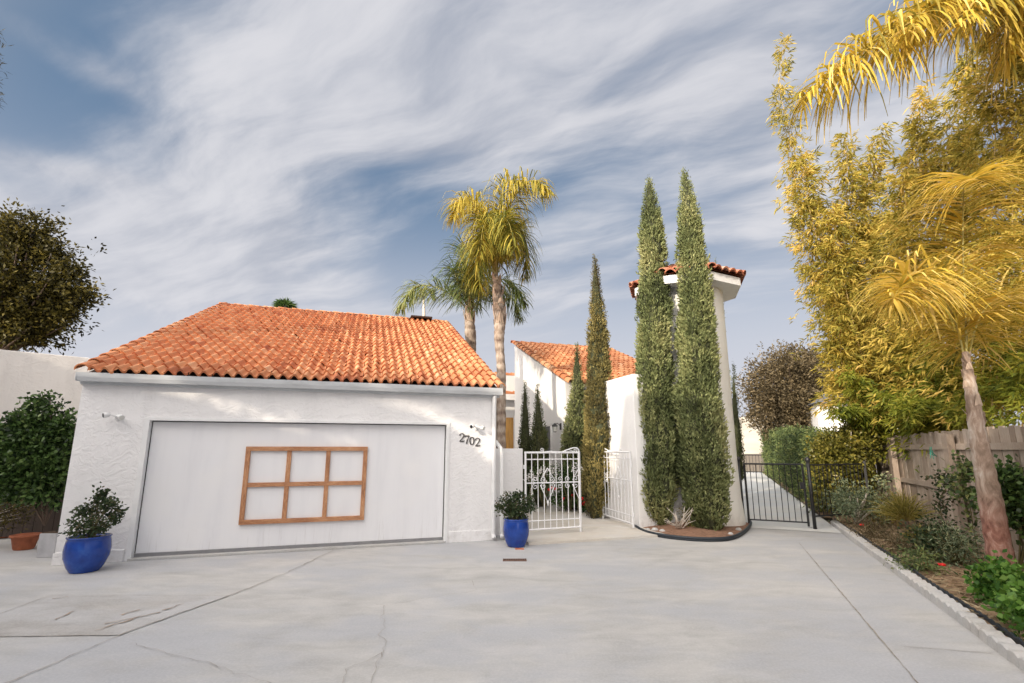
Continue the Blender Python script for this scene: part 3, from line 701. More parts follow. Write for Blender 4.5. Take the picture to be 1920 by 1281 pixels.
g0 = gnd(986, 1004, .05); g1 = gnd(1089, 997, .05)
white_gate(g0, g1, 'closed white scrolled iron gate leaf beside the blue pot and low wall')
h0 = gnd(1188, 992, .05); h1 = gnd(1131, 972, .05)
white_gate(h0, h1, 'open white scrolled iron gate leaf swung inward before the tall left cypress')

# ------------------------------------------------------------------ courtyard house
UG = 4.14
ru, rv, rz = onu(965, 645, UG); eu, ev, ez = onu(1060, 712, UG)
ho = thing('house', G(UG, ev), 'white stucco house with steep orange tile roof behind the courtyard cypresses', 'house')
slope = (rz-ez)/(rv-ev)
mb = MB(); th_ = Vector(G(.25, 0))-Vector(G(0, 0)); RU = 8.6
mb.prism([G(UG, ev, 0), G(UG, rv, 0), G(UG, rv, rz-.08), G(UG, ev, ez-.08)], th_)
mb.prism([G(RU, ev, 0), G(RU, rv, 0), G(RU, rv, rz-.08), G(RU, ev, ez-.08)], th_)
mb.box(G, UG+.25, RU, ev+.5, ev+.7, 0, ez-.15); mb.box(G, UG+.25, RU, rv-.2, rv, 0, rz-.3)
wl = fixn(mb.build('wall', M['stucco_fine'], ho))
hr = tile_roof('roof', G, UG+.08, RU, ev-.35, ez-.35*slope+.0, rv, rz, .20, .36, M['tile'], ho)
mb = MB(); mb.prism([G(UG+.1, ev-.3, ez-.3*slope-.03), G(UG+.1, rv, rz-.04), G(UG+.1, rv, rz-.16), G(UG+.1, ev-.3, ez-.3*slope-.15)], Vector(G(RU-UG-.1, 0))-Vector(G(0, 0)))
fixn(mb.build('roof_deck', M['soffit'], hr))
nr2 = Vector(G(0, -slope, 0))-Vector(G(0, 0, 0))+Vector((0, 0, 1))
barrel_row('rake_tiles', [G(UG+.0, ev-.45, ez-.45*slope+.03), G(UG, rv+.1, rz+.07)], .12, .36, M['tile'], hr, nr2)
barrel_row('ridge_tiles', [G(UG-.1, rv+.05, rz+.05), G(RU, rv+.05, rz+.05)], .09, .4, M['tile'], hr)
# dark entrance and lantern on the gable wall
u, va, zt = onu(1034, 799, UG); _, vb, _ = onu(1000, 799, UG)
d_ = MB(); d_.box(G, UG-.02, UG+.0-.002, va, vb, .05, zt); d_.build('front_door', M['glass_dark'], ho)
mb = MB(); mb.box(G, UG-.05, UG-.003, va-.07, va-.002, .05, zt+.07); mb.box(G, UG-.05, UG-.003, va-.07, vb+.07, zt, zt+.07); mb.build('door_frame', M['stucco_fine'], ho)
u, v, z = onu(1052, 800, UG)
lt = MB(); lt.box(G, UG-.03, UG-.002, v-.04, v+.04, z-.1, z+.1); lt.tube([G(UG-.03, v, z+.03), G(UG-.12, v, z+.10), G(UG-.2, v, z+.06)], .012, 5)
lt = lt.build('wall_lantern', M['iron_black'], ho)
cc = G(UG-.2, v, z-.16); MB().lathe(cc, [(.0, -.02), (.05, 0), (.075, .16), (.10, .17), (.03, .25), (0, .26)], 6).build('lantern_cage', M['iron_black'], lt)
MB().lathe(cc, [(.052, .01), (.078, .155)], 6).build('lantern_glass', M['lampglass'], lt)
# rear wing seen between garage and palm trunk
bw_ = thing('house_wing', G(2.6, 10.5), 'white rear wing with two tile copings and a varnished door, seen behind the palm trunk', 'house')
V2 = 10.4
p1 = onv(930, 698, V2); p2 = onv(964, 698, V2); q1 = onv(945, 737, V2)
_, _, zc1 = onv(950, 704, V2); _, _, zc2 = onv(950, 738, V2)
MB().box(G, -1.5, 5.2, V2, V2+.25, 0, zc1).build('wall', M['stucco_fine'], bw_)
barrel_row('coping', [G(-1.5, V2+.12, zc1), G(5.2, V2+.12, zc1)], .14, .36, M['tile'], bw_)
MB().box(G, -1.5, 5.2, V2-.35, V2-.002, zc2-.30, zc2-.06).build('lower_wall', M['stucco_fine'], bw_)
barrel_row('coping', [G(-1.5, V2-.2, zc2-.06), G(5.2, V2-.2, zc2-.06)], .14, .36, M['tile'], bw_)
ua, _, zd = onv(941, 783, V2); ub, _, _ = onv(962, 783, V2)
dd_ = MB().box(G, ua-.6, ub, V2-.05, V2-.004, 0, zd).build('door', M['amber_door'], bw_, bevel=.01)
MB().box(G, ub+.002, ub+.07, V2-.07, V2-.004, 0, zd+.07).build('door_frame', M['trim_white'], bw_)

# ------------------------------------------------------------------ parapet wall and tower
TC = (4.36, 11.49)
pu, pvv, pz = onu(1197, 699, UG)
mb = MB(); mb.box(G, UG, UG+.22, .22, 2.0, 0, 3.32); mb.box(G, UG+.22, 5.6, .22, .44, 0, 3.32)
o = mb.build('courtyard_wall', M['stucco_fine'], bevel=.015); tag(o, 'tall plain white courtyard wall joining the tower to the house behind the open gate', 'wall')
tw = thing('tower', TC+(0,), 'round white stucco tower with an eight sided tiled cap behind two tall cypresses', 'tower')
prof = [(.93, 0), (.915, .25), (.88, .6), (.86, 1.5), (.85, 5.5)]
wl = MB().lathe(TC+(0,), prof, 64).build('wall', M['stucco_cream'], tw, True)
ER = 1.30; RO = R(20.8+22.5+6)
def octp(r, z): return [(TC[0]+r*math.cos(RO+i*math.pi/4), TC[1]+r*math.sin(RO+i*math.pi/4), z) for i in range(8)]
ZE = 5.42
mb = MB(); i8 = range(8)
rings = [octp(.5, ZE), octp(ER, ZE), octp(ER, ZE+.19), octp(ER-.04, ZE+.19), octp(ER-.04, ZE+.1), octp(.4, ZE+.1)]
vs = sum(rings, []); fs = [(r*8+i, r*8+(i+1) % 8, (r+1)*8+(i+1) % 8, (r+1)*8+i) for r in range(5) for i in i8]
mb.add(vs, fs); fixn(mb.build('fascia', M['trim_white'], tw))
mb = MB(); AP = (TC[0], TC[1], ZE+.19+.60)
for i in range(8):
    a = Vector(octp(ER+.05, ZE+.21)[i]); b = Vector(octp(ER+.05, ZE+.21)[(i+1) % 8]); ap = Vector(AP)
    e = (b-a).normalized(); mid = (a+b)/2; L = (ap-mid).length; up = (ap-mid).normalized(); nn = e.cross(up).normalized(); W2 = (b-a).length/2
    rows = 4; rl = L/rows; cw = .27
    for r in range(rows):
        hw = W2*(1-(r+.3)/rows); nc = max(1, int(round(2*hw/cw)))
        for c in range(nc):
            cu = -hw+2*hw*(c+.5)/nc; w = hw/nc; aa = min(1, max(0, random.gauss(.5, .25))); K = 8; f = []; bk = []; lo = []
            for k in range(K+1):
                t = k/K; hgt = .085*math.sin(math.pi*t); u_ = cu-w+2*w*t; ub_ = u_*.86
                f.append(mid+e*u_+up*(r*rl-.05)+nn*(hgt+.06)); bk.append(mid+e*ub_+up*((r+1)*rl+.02)+nn*(hgt*.8+.02)); lo.append(mid+e*u_+up*(r*rl-.05)+nn*(hgt+.02))
            mb.add(f+bk, [(k, k+1, K+1+k+1, K+1+k) for k in range(K)], aa); mb.add(lo+f, [(k, k+1, K+1+k+1, K+1+k) for k in range(K)], max(0, aa-.3))
    mb.add([a+Vector((0, 0, .0)), b, ap], [(0, 1, 2)], .1)
tr = mb.build('roof', M['tile_old'], tw, attr=True, smooth=True)
for i in range(8): barrel_row('hip_tiles', [Vector(octp(ER+.06, ZE+.25)[i]), Vector(AP)+Vector((0, 0, .06))], .10, .36, M['tile_old'], tr)

# ------------------------------------------------------------------ black iron gate and fence
gt = thing('black_gate', B(.16, 12.28), 'low black iron gate across the side path beside the tower', 'gate')
zt, zb = 1.34, .13
mb = MB(); mb.tube([B(.22, 12.28, zt), B(1.40, 12.28, zt)], .018, 4); mb.tube([B(.22, 12.28, zb), B(1.40, 12.28, zb)], .016, 4)
mb.tube([B(.24, 12.28, .05), B(.24, 12.28, zt)], .026, 4); mb.tube([B(1.38, 12.28, .05), B(1.38, 12.28, zt)], .026, 4); mb.build('frame', M['iron_black'], gt)
for i in range(1, 10): x = .24+1.14*i/10; MB().tube([B(x, 12.28, zb), B(x, 12.28, zt)], .0085, 5).build('bar', M['iron_black'], gt)
for x, s in ((.13, 12.28), (1.49, 12.28)):
    mb = MB(); mb.tube([B(x, s, 0), B(x, s, 1.40)], .036, 8); mb.lathe(B(x, s, 1.40), [(.045, 0), (.055, .03), (.05, .07), (.02, .1), (0, .105)], 10); mb.build('gate_post', M['iron_black'], gt, True)
MB().box(B, 1.30, 1.40, 12.24, 12.32, .82, .96).build('latch', M['iron_black'], gt)
fn = thing('black_fence', B(1.6, 12.4), 'black iron bar fence running from the gate post into the bushes', 'fence')
F0 = Vector(B(1.53, 12.33)); F1 = Vector((8.12, 11.25, 0)); zt2, zb2 = 1.33, .26
for zz_ in (zt2, zb2): MB().tube([F0+Vector((0, 0, zz_)), F1+Vector((0, 0, zz_))], .017, 4).build('rail', M['iron_black'], fn)
for i in range(1, 14): p = F0.lerp(F1, i/14); MB().tube([p+Vector((0, 0, zb2)), p+Vector((0, 0, zt2))], .0085, 5).build('bar', M['iron_black'], fn)
MB().tube([F1, F1+Vector((0, 0, 1.4))], .035, 4).build('post', M['iron_black'], fn)
# far fence at the path's end
ff = thing('black_fence', B(0, 38), 'distant black bar fence closing the far end of the side path', 'fence')
for z in (.1, 1.25): MB().tube([B(-2.5, 38, z), B(3.5, 38, z)], .03, 4).build('rail', M['iron_black'], ff)
for i in range(31): x = -2.5+6*i/30; MB().tube([B(x, 38, .0), B(x, 38, 1.25)], .014, 4).build('bar', M['iron_black'], ff)

# ------------------------------------------------------------------ wooden fence
FD = 3.5
wf = thing('wooden_fence', B(FD, 9), 'weathered grey brown board fence behind the planting bed under the bamboo', 'fence')
mb = MB(); s = 1.2
while s < 16.1:
    w = random.uniform(.135, .148); zt = 1.98+random.uniform(-.02, .02); j = random.uniform(-.006, .006)
    mb.box(B, FD+.05+j, FD+.07+j, s, s+w, .10, zt); s += w+random.uniform(.003, .012)
mb.build('boards', M['fencewood'], wf)
for z0, z1 in ((1.66, 1.76), (.93, 1.03), (.16, .26)):
    mb = MB(); mb.box(B, FD+.005, FD+.048, 1.2, 16.1, z0, z1); mb.build('rail', M['fencewood'], wf)
for s in (16.05, 14.1, 10.8, 7.6, 4.6, 1.6):
    MB().box(B, FD-.11, FD+.0, s-.11, s+.11, 0, 1.93).build('post', M['fencewood'], wf, bevel=.008)
hs = MB(); c_ = Vector(B(FD-.13, 6.4, 1.25))
for k in range(3): hs.tube([c_+Vector(B(-.01*k, .20*math.cos(a), .20*math.sin(a)+.0)) for a in [2*math.pi*i/26 for i in range(27)]], .008, 5)
o = hs.build('garden_hose', M['black_plastic'], smooth=True); tag(o, 'thin dark coiled wire loop hanging on the wooden fence right of the palm trunk', 'hose')
tg = MB(); c_ = Vector(B(FD-.13, 11.35, 1.60))
for k in range(5): tg.tube([c_+Vector((random.uniform(-.06, .06), 0, random.uniform(-.02, .14))), c_+Vector((random.uniform(-.08, .08), 0, random.uniform(-.12, .02)))], .008, 4)
o = tg.build('garden_tie', simple('green tie', (.02, .28, .20), .5)); tag(o, 'small green plastic tie hooked on the top fence rail', 'garden tie')

# ------------------------------------------------------------------ cypresses
def cypress(rows, Y, label, mat, n, lf=(.085, .030), group='slender cypresses', basez=None, thin=0.):
    """rows: (x centre, y, half width) down the tree as seen, at distance Y"""
    P3 = []
    for x, y, hw in rows:
        p = at(x, y, Y); dep = Y*math.cos(P)+(p[2]-H)*math.sin(P); P3.append((Vector(p), max(.02, hw*dep/F-min(lf[0]*.6, hw*dep/F*.28))))
    P3.sort(key=lambda a: a[0].z); zs = [a[0].z for a in P3]; xs = [a[0].x for a in P3]; rs = [a[1] for a in P3]
    z0 = zs[0] if basez is None else basez; base = (float(np.interp(zs[0], zs, xs)), Y, min(z0, .05))
    t = thing('cypress', base, label, 'cypress', group)
    MB().tube([base, (base[0], Y, zs[0]+.3), (xs[-2], Y, zs[-2])], [.09, .08, .02], 8).build('trunk', M['bark'], t, True)
    seed = random.uniform(0, 50); seg, st = 36, max(20, int((zs[-1]-zs[0])*10)); mb = MB(); vs = []
    def rad(z, an):
        r = float(np.interp(z, zs, rs)); x = math.cos(an); y = math.sin(an)
        nn = mnoise.noise(Vector((x*1.5+seed, y*1.5, z*.8)))*.26+mnoise.noise(Vector((x*3.5+seed, y*3.5, z*1.6)))*.30+mnoise.noise(Vector((x*8, y*8+seed, z*3.2)))*.22
        return r*(1+nn)
    for j in range(st+1):
        z = zs[0]+(zs[-1]-zs[0])*j/st; cx_ = float(np.interp(z, zs, xs))
        for k in range(seg): an = 2*math.pi*k/seg; r = rad(z, an)*.86-.02; vs.append((cx_+r*math.cos(an), Y+r*math.sin(an), z))
    mb.add(vs, [(j*seg+k, j*seg+(k+1) % seg, (j+1)*seg+(k+1) % seg, (j+1)*seg+k) for j in range(st) for k in range(seg)]+[tuple(range(seg))[::-1]])
    if thin < .5: mb.build('inner_twigs', M['cyp_core'], t, True)
    # sprays
    ztab = np.linspace(zs[0], zs[-1], 200); w = np.interp(ztab, zs, rs)+.02; cdf = np.cumsum(w); cdf /= cdf[-1]
    K = n//7; zc = np.interp(RNG.uniform(0, 1, K), cdf, ztab); an = RNG.uniform(0, 2*math.pi, K); c = np.empty((K, 3)); 
    q = 1-np.abs(RNG.normal(0, .07+thin*.15, K))
    for i in range(K):
        r = rad(zc[i], an[i])*q[i]; c[i] = (np.interp(zc[i], zs, xs)+r*math.cos(an[i]), Y+r*math.sin(an[i]), zc[i])
    per = 7; out = np.stack([np.cos(an), np.sin(an), np.zeros(K)], 1)
    cc = np.repeat(c, per, axis=0)+RNG.normal(size=(K*per, 3))*np.array([.022, .022, .045])
    dd = np.repeat(out, per, axis=0)*.55+np.array([0, 0, .8])+RNG.normal(size=(K*per, 3))*.38
    rr = np.interp(cc[:, 2], zs, rs); lsc = np.clip(rr/.22, .6, 1)
    pn = np.array([mnoise.noise(Vector((a[0]*2.2+seed, a[1]*2.2, a[2]*1.1))) for a in c])
    v = np.repeat(np.clip(RNG.uniform(.2, .65, K)+pn*.6, 0, 1), per)+RNG.uniform(-.08, .14, K*per)
    leaves('foliage', mat, t, cc, dd, lf[0]*lsc*RNG.uniform(.6, 1.2, K*per), lf[1]*lsc, v)
    return t
cypress([(1216, 334, 1), (1218, 360, 11), (1221, 400, 18), (1223, 460, 23), (1225, 500, 25), (1226, 560, 28), (1227, 600, 30), (1227, 680, 33), (1228, 760, 36), (1231, 850, 37), (1231, 900, 36), (1231, 940, 32), (1234, 970, 24), (1237, 988, 14)], 10.75,
        'tall bright green cypress at left in the island bed before the tower', M['lf_cyp'], 34000)
cypress([(1283, 322, 1), (1286, 345, 10), (1291, 400, 19), (1295, 460, 25), (1299, 500, 29), (1304, 550, 31), (1305, 600, 33), (1307, 680, 38), (1309, 760, 42), (1314, 840, 46), (1319, 900, 44), (1323, 950, 38), (1326, 985, 31), (1330, 1002, 22)], 10.35,
        'tall bright green cypress at right in the island bed, wider at its foot', M['lf_cyp'], 40000)
cypress([(1115, 479, 1), (1116, 500, 5), (1118, 540, 11), (1120, 600, 17), (1122, 660, 22), (1122, 720, 22), (1121, 770, 26), (1123, 820, 31), (1118, 870, 27), (1116, 920, 26), (1116, 970, 16)], 11.9,
        'yellowing sparse cypress in the courtyard by the open gate leaf', M['lf_cyp_y'], 17000, thin=.35)
cypress([(1082, 646, 1), (1082, 680, 7), (1082, 720, 13), (1081, 770, 19), (1078, 820, 24), (1076, 880, 24), (1076, 950, 18)], 13.6,
        'dark green cypress touching the house corner beside the wall lantern', M['lf_cyp'], 9000)
cypress([(984, 714, 1), (984, 740, 5), (985, 780, 10), (985, 830, 14), (985, 900, 15), (985, 945, 10)], 14.6,
        'small dark cypress at left of the pair against the gable wall', M['lf_cyp_d'], 5000)
cypress([(1008, 722, 1), (1008, 750, 6), (1009, 790, 12), (1011, 830, 17), (1012, 900, 18), (1012, 945, 12)], 14.2,
        'small green cypress at right of the pair, nearer the dark doorway', M['lf_cyp_d'], 6000)
cypress([(1376, 680, 1), (1376, 720, 4), (1379, 780, 9), (1382, 840, 13), (1382, 900, 14)], 17.,
        'narrow dark cypress peeping out past the right edge of the tower', M['lf_cyp_d'], 4000)
cypress([(1342, 484, 1), (1342, 505, 4), (1342, 560, 12), (1342, 700, 22), (1342, 860, 24)], 19.,
        'cypress behind the tower, only its pointed tip above the tiled cap', M['lf_cyp'], 5000)

# ------------------------------------------------------------------ palms
def frond(t, pts, mat, n=58, ll=.55, lw=.03, hang=.75, yel=.5, rr=.014, spread=.8, plume=.5, name='frond', ex=1):
    ps = smooth_pts(pts, 8); Ls = [0]
    for a, b in zip(ps[:-1], ps[1:]): Ls.append(Ls[-1]+(b-a).length)
    L = Ls[-1]; fx = lambda s: Vector([float(np.interp(s, Ls, [p[i] for p in ps])) for i in range(3)])
    fr = MB().tube(ps, [rr*(1-.8*i/(len(ps)-1)) for i in range(len(ps))], 5).build(name, M['rachis'], t, True)
    V = []; A = []
    for i in range(n*2):
        s = L*(.12+.88*(i/2+random.random()*.5)/n); s = min(s, L*.999); p = fx(s); tg_ = (fx(min(L, s+.03))-fx(max(0, s-.03))).normalized()
        f = s/L; ln = ll*(.45+.75*math.sin(math.pi*min(1, f*.92+.08))**.7)*random.uniform(.8, 1.15)
        if f > .9: ln *= .75
        sd = tg_.cross(Vector((0, 0, 1)));
        if sd.length < .15: sd = tg_.cross(Vector((.5, .8, 0)))
        sd.normalize(); up = sd.cross(tg_)
        sg = 1 if i % 2 else -1; ang = random.gauss(0, plume)
        d = (sd*sg*math.cos(ang)*spread+up*math.sin(ang)*.8+tg_*random.uniform(.35, .7)).normalized()
        w = lw*random.uniform(.7, 1.2); v = min(1, max(0, random.gauss(yel, .30))); prev = p; K = 4; wd_ = sd if abs(d.dot(sd)) < .6 else tg_
        for k in range(K):
            g = hang*(k+.6)/K; dd = (d*(1-min(.92, g))+Vector((0, 0, -1))*g).normalized(); nx = prev+dd*ln/K
            side = dd.cross(Vector((random.uniform(-.2, .2), random.uniform(-.2, .2), 1)) if abs(dd.z) < .9 else tg_)
            if side.length < 1e-3: side = tg_
            if k == 0: s0 = side.normalized()
            side = s0
            w0 = w*(1-.75*(k/K)**2)*(.5 if k == 0 else 1)*.5; w1 = w*(1-.75*((k+1)/K)**2)*.5
            V += [prev+side*w0, prev-side*w0, nx-side*w1, nx+side*w1]; A += [v]*4; prev = nx
    quads_mesh('leaflets', np.array([tuple(q) for q in V]), np.array(A), mat, fr)
    return fr
def palm_trunk(t, pts, rs, mat, boots=None, n=14):
    ps = smooth_pts(pts, 10); rr = list(np.interp(np.linspace(0, 1, len(ps)), np.linspace(0, 1, len(rs)), rs)); rr = [r*(1+.05*math.sin(i*2.1)+random.uniform(-.03, .03)) for i, r in enumerate(rr)]
    o = MB().tube(ps, rr, n).build('trunk', mat, t, True)
    if boots:
        mb = MB(); f0, f1, k = boots
        for i in range(k):
            f = f0+(f1-f0)*i/k; idx = min(len(ps)-2, int(f*(len(ps)-1))); p = ps[idx]; an = i*2.4; r = rr[idx]
            o_ = Vector((math.cos(an), math.sin(an), 0)); h = random.uniform(.12, .3)*(r/.13); w = r*.75; sd = Vector((-o_.y, o_.x, 0))
            a = p+o_*r*.85; j = random.uniform(.9, 1.35)
            mb.add([a-sd*w, a+sd*w, p+o_*r*j*1.1+sd*w*.45+Vector((0, 0, h)), p+o_*r*j*1.25+Vector((0, 0, h*1.25)), p+o_*r*j*1.1-sd*w*.45+Vector((0, 0, h)), p+o_*r*1.05+Vector((0, 0, h*.2))], [(0, 1, 5), (1, 2, 3, 5), (5, 3, 4, 0)])
        mb.build('boots', M['bark_fibre'], o)
    return o
# taller queen palm behind the garage corner
Y1 = 13.0
pa = thing('queen_palm', (at(938, 835, Y1)[0], Y1, 0), 'taller queen palm with yellow green drooping crown behind the garage corner', 'palm tree', 'queen palms behind the garage')
palm_trunk(pa, [(at(939, 835, Y1)[0], Y1, 0), at(939, 780, Y1), at(940, 700, Y1), at(936, 640, Y1), at(937, 600, Y1), at(932, 545, Y1), at(928, 505, Y1)], [.15, .14, .13, .125, .15, .16, .12, .05], M['bark_palm'], (.62, .99, 26))
c0 = at(930, 520, Y1)
for pts, yel, mt in (
        ([c0, at(945, 430, Y1-.2), at(965, 370, Y1-.5), at(1000, 338, Y1-.9), at(1032, 362, Y1-1.2)], .75, 'lf_palm'),
        ([c0, at(938, 430, Y1), at(940, 370, Y1-.2), at(955, 340, Y1-.6), at(985, 345, Y1-1.1)], .7, 'lf_palm'),
        ([c0, at(915, 450, Y1-.3), at(895, 395, Y1-.6), at(865, 378, Y1-1.0), at(850, 410, Y1-1.3)], .85, 'lf_palm'),
        ([c0, at(920, 440, Y1+.2), at(905, 400, Y1+.3), at(880, 375, Y1+.4), at(852, 385, Y1+.4)], .8, 'lf_palm'),
        ([c0, at(932, 450, Y1-.6), at(940, 410, Y1-1.2), at(955, 420, Y1-1.8), at(965, 470, Y1-2.2)], .45, 'lf_palm'),
        ([c0, at(925, 450, Y1-.5), at(915, 415, Y1-1.1), at(905, 430, Y1-1.7), at(900, 480, Y1-2.0)], .5, 'lf_palm'),
        ([c0, at(950, 460, Y1+.3), at(970, 430, Y1+.5), at(985, 450, Y1+.6), at(985, 520, Y1+.6)], .35, 'lf_palm'),
        ([c0, at(938, 460, Y1+.6), at(945, 420, Y1+1.3), at(950, 430, Y1+2), at(950, 480, Y1+2.4)], .3, 'lf_palm'),
        ([c0, at(912, 470, Y1-.4), at(900, 455, Y1-.8), at(895, 490, Y1-1), at(900, 540, Y1-1.)], .4, 'lf_palm')):
    frond(pa, pts, M[mt], 140, .85, .036, .8, yel, .022, .6, .6)
Y2 = 16.0
pb = thing('queen_palm', (at(884, 835, Y2)[0], Y2, 0), 'shorter queen palm behind the garage roof with one frond arching left', 'palm tree', 'queen palms behind the garage')
palm_trunk(pb, [(at(884, 835, Y2)[0], Y2, 0), at(884, 700, Y2), at(884, 660, Y2), at(882, 625, Y2), at(880, 592, Y2), at(880, 560, Y2)], [.18, .17, .16, .20, .15, .05], M['bark_palm'], (.70, .97, 20))
c0 = at(880, 585, Y2)
for pts, yel, mt in (
        ([c0, at(855, 560, Y2), at(815, 538, Y2-.3), at(775, 540, Y2-.6), at(748, 580, Y2-.8)], .75, 'lf_palm_g'),
        ([c0, at(872, 520, Y2), at(864, 480, Y2-.1), at(868, 458, Y2-.4), at(885, 465, Y2-.9)], .45, 'lf_palm_g'),
        ([c0, at(878, 520, Y2-.4), at(885, 480, Y2-.9), at(900, 470, Y2-1.4), at(918, 500, Y2-1.8)], .45, 'lf_palm_g'),
        ([c0, at(862, 530, Y2-.5), at(850, 505, Y2-1.2), at(855, 520, Y2-1.9), at(865, 560, Y2-2.3)], .3, 'lf_palm_g'),
        ([c0, at(895, 550, Y2-.2), at(925, 525, Y2-.3), at(960, 530, Y2-.4), at(985, 570, Y2-.5)], .5, 'lf_palm_g'),
        ([c0, at(900, 560, Y2+.5), at(935, 545, Y2+1), at(962, 560, Y2+1.4), at(978, 600, Y2+1.6)], .4, 'lf_palm_g'),
        ([c0, at(885, 530, Y2+.7), at(890, 500, Y2+1.4), at(885, 510, Y2+2.1), at(880, 540, Y2+2.6)], .3, 'lf_palm_g'),
        ([c0, at(880, 545, Y2-.9), at(878, 525, Y2-1.7), at(880, 545, Y2-2.4), at(884, 580, Y2-2.7)], .4, 'lf_palm_g')):
    frond(pb, pts, M[mt], 120, .82, .038, .62, yel, .024, .75, .5)
Y3 = 19.
pd = thing('young_palm', (at(795, 600, Y3)[0], Y3, 0), 'young palm behind the garage ridge showing only an upright stalk', 'palm tree')
MB().tube([(at(795, 600, Y3)[0], Y3, 0), at(795, 610, Y3), at(795, 585, Y3), at(794, 560, Y3)], [.12, .07, .06, .03], 8).build('trunk', M['twig'], pd, True)
for pts in ([at(794, 565, Y3), at(790, 545, Y3), at(780, 545, Y3), at(772, 560, Y3)], [at(794, 565, Y3), at(797, 545, Y3), at(808, 545, Y3), at(815, 560, Y3)]): frond(pd, pts, M['lf_palm_g'], 26, .5, .04, .7, .6, .02)
# tiny fan palm far behind the roof
Yf = 42.
pf = thing('fan_palm', (at(535, 600, Yf)[0], Yf, 0), 'tiny distant fan palm head just above the garage ridge', 'palm tree')
cf = Vector(at(535, 576, Yf)); MB().tube([(cf.x, Yf, 0), tuple(cf)], [.25, .2], 8).build('trunk', M['bark_palm'], pf, True)
n = 420; d = unit(RNG.normal(size=(n, 3))*np.array([1, 1, .75])+np.array([0, 0, .25])); c = np.repeat(np.array([cf]), n, 0)+d*.25
leaves('crown', M['lf_dark'], pf, c, d, RNG.uniform(.6, 1.15, n), .13, RNG.uniform(.2, 1, n), .25)
# foreground palm on the right
pr = thing('queen_palm', gnd(1885, 1098), 'leaning palm with peeling reddish trunk and yellow fronds in the right planting bed', 'palm tree')
bx_, by_, _ = gnd(1885, 1098)
tp = [(bx_, by_, 0.02), at(1868, 1000, by_), at(1850, 900, by_), at(1834, 820, by_), at(1822, 740, by_+.03), at(1814, 690, by_+.05), at(1810, 660, by_+.05)]
palm_trunk(pr, tp, [.135, .128, .118, .100, .082, .066, .05, .035], M['bark_palm_red'], (.55, .97, 11), 18)
pc0 = at(1812, 690, by_+.05); Yr = by_
for pts, kw in (
        ([pc0, at(1811, 600, Yr+.1), at(1806, 480, Yr+.15), at(1806, 385, Yr+.0), at(1810, 335, Yr-.5), at(1830, 335, Yr-1.3)], dict(n=190, ll=.80, rr=.016, hang=.62, spread=1., plume=.4)),
        ([pc0, at(1790, 600, Yr+.1), at(1750, 535, Yr-.1), at(1705, 520, Yr-.5), at(1675, 560, Yr-1.1)], dict(n=190, ll=.72, rr=.014, hang=.62, spread=.95, plume=.7)),
        ([pc0, at(1835, 600, Yr+.5), at(1870, 560, Yr+1.0), at(1905, 575, Yr+1.4), at(1925, 640, Yr+1.6)], dict(n=100, ll=.80, rr=.014, hang=.5, spread=.9, plume=.5)),
        ([pc0, at(1815, 610, Yr+.8), at(1830, 560, Yr+1.5), at(1850, 560, Yr+2.1)], dict(n=80, ll=.75, rr=.014, hang=.5, spread=.9, plume=.5))):
    frond(pr, pts, M['lf_palm_y'], lw=.036, yel=.6, **kw)
# palm off the right edge whose fronds arch into the top of the picture
Yp = 7.2; cr = at(1985, -120, Yp)
pq = thing('queen_palm', (cr[0]+.25, Yp, 0), 'high palm off the right edge, only its long arching yellow fronds at top right', 'palm tree')
palm_trunk(pq, [(cr[0]+.25, Yp, 0), (cr[0]+.25, Yp, cr[2]*.5), cr], [.2, .16, .13], M['bark_palm'])
for pts, kw in (
        ([cr, at(1880, -30, Yp-.2), at(1760, 0, Yp-.4), at(1660, 62, Yp-.5), at(1580, 125, Yp-.6), at(1500, 185, Yp-.7)], dict(n=210, ll=1.25)),
        ([cr, at(1900, -40, Yp-.5), at(1820, -20, Yp-.8), at(1740, 15, Yp-1.0), at(1700, 60, Yp-1.2)], dict(n=140, ll=1.2)),
        ([cr, at(1930, -60, Yp-.7), at(1880, -40, Yp-1.1), at(1830, 0, Yp-1.4), at(1800, 50, Yp-1.6)], dict(n=130, ll=1.2)),
        ([cr, at(1900, -60, Yp+.2), at(1800, -30, Yp+.4), at(1720, 20, Yp+.5), at(1660, 90, Yp+.5)], dict(n=140, ll=1.1)),
        ([cr, at(1960, -60, Yp-.2), at(1930, -10, Yp-.3), at(1905, 50, Yp-.4), at(1890, 110, Yp-.4)], dict(n=120, ll=1.1))):
    frond(pq, pts, M['lf_palm_y'], lw=.042, yel=.42, hang=.82, rr=.018, spread=.55, plume=.5, **kw)

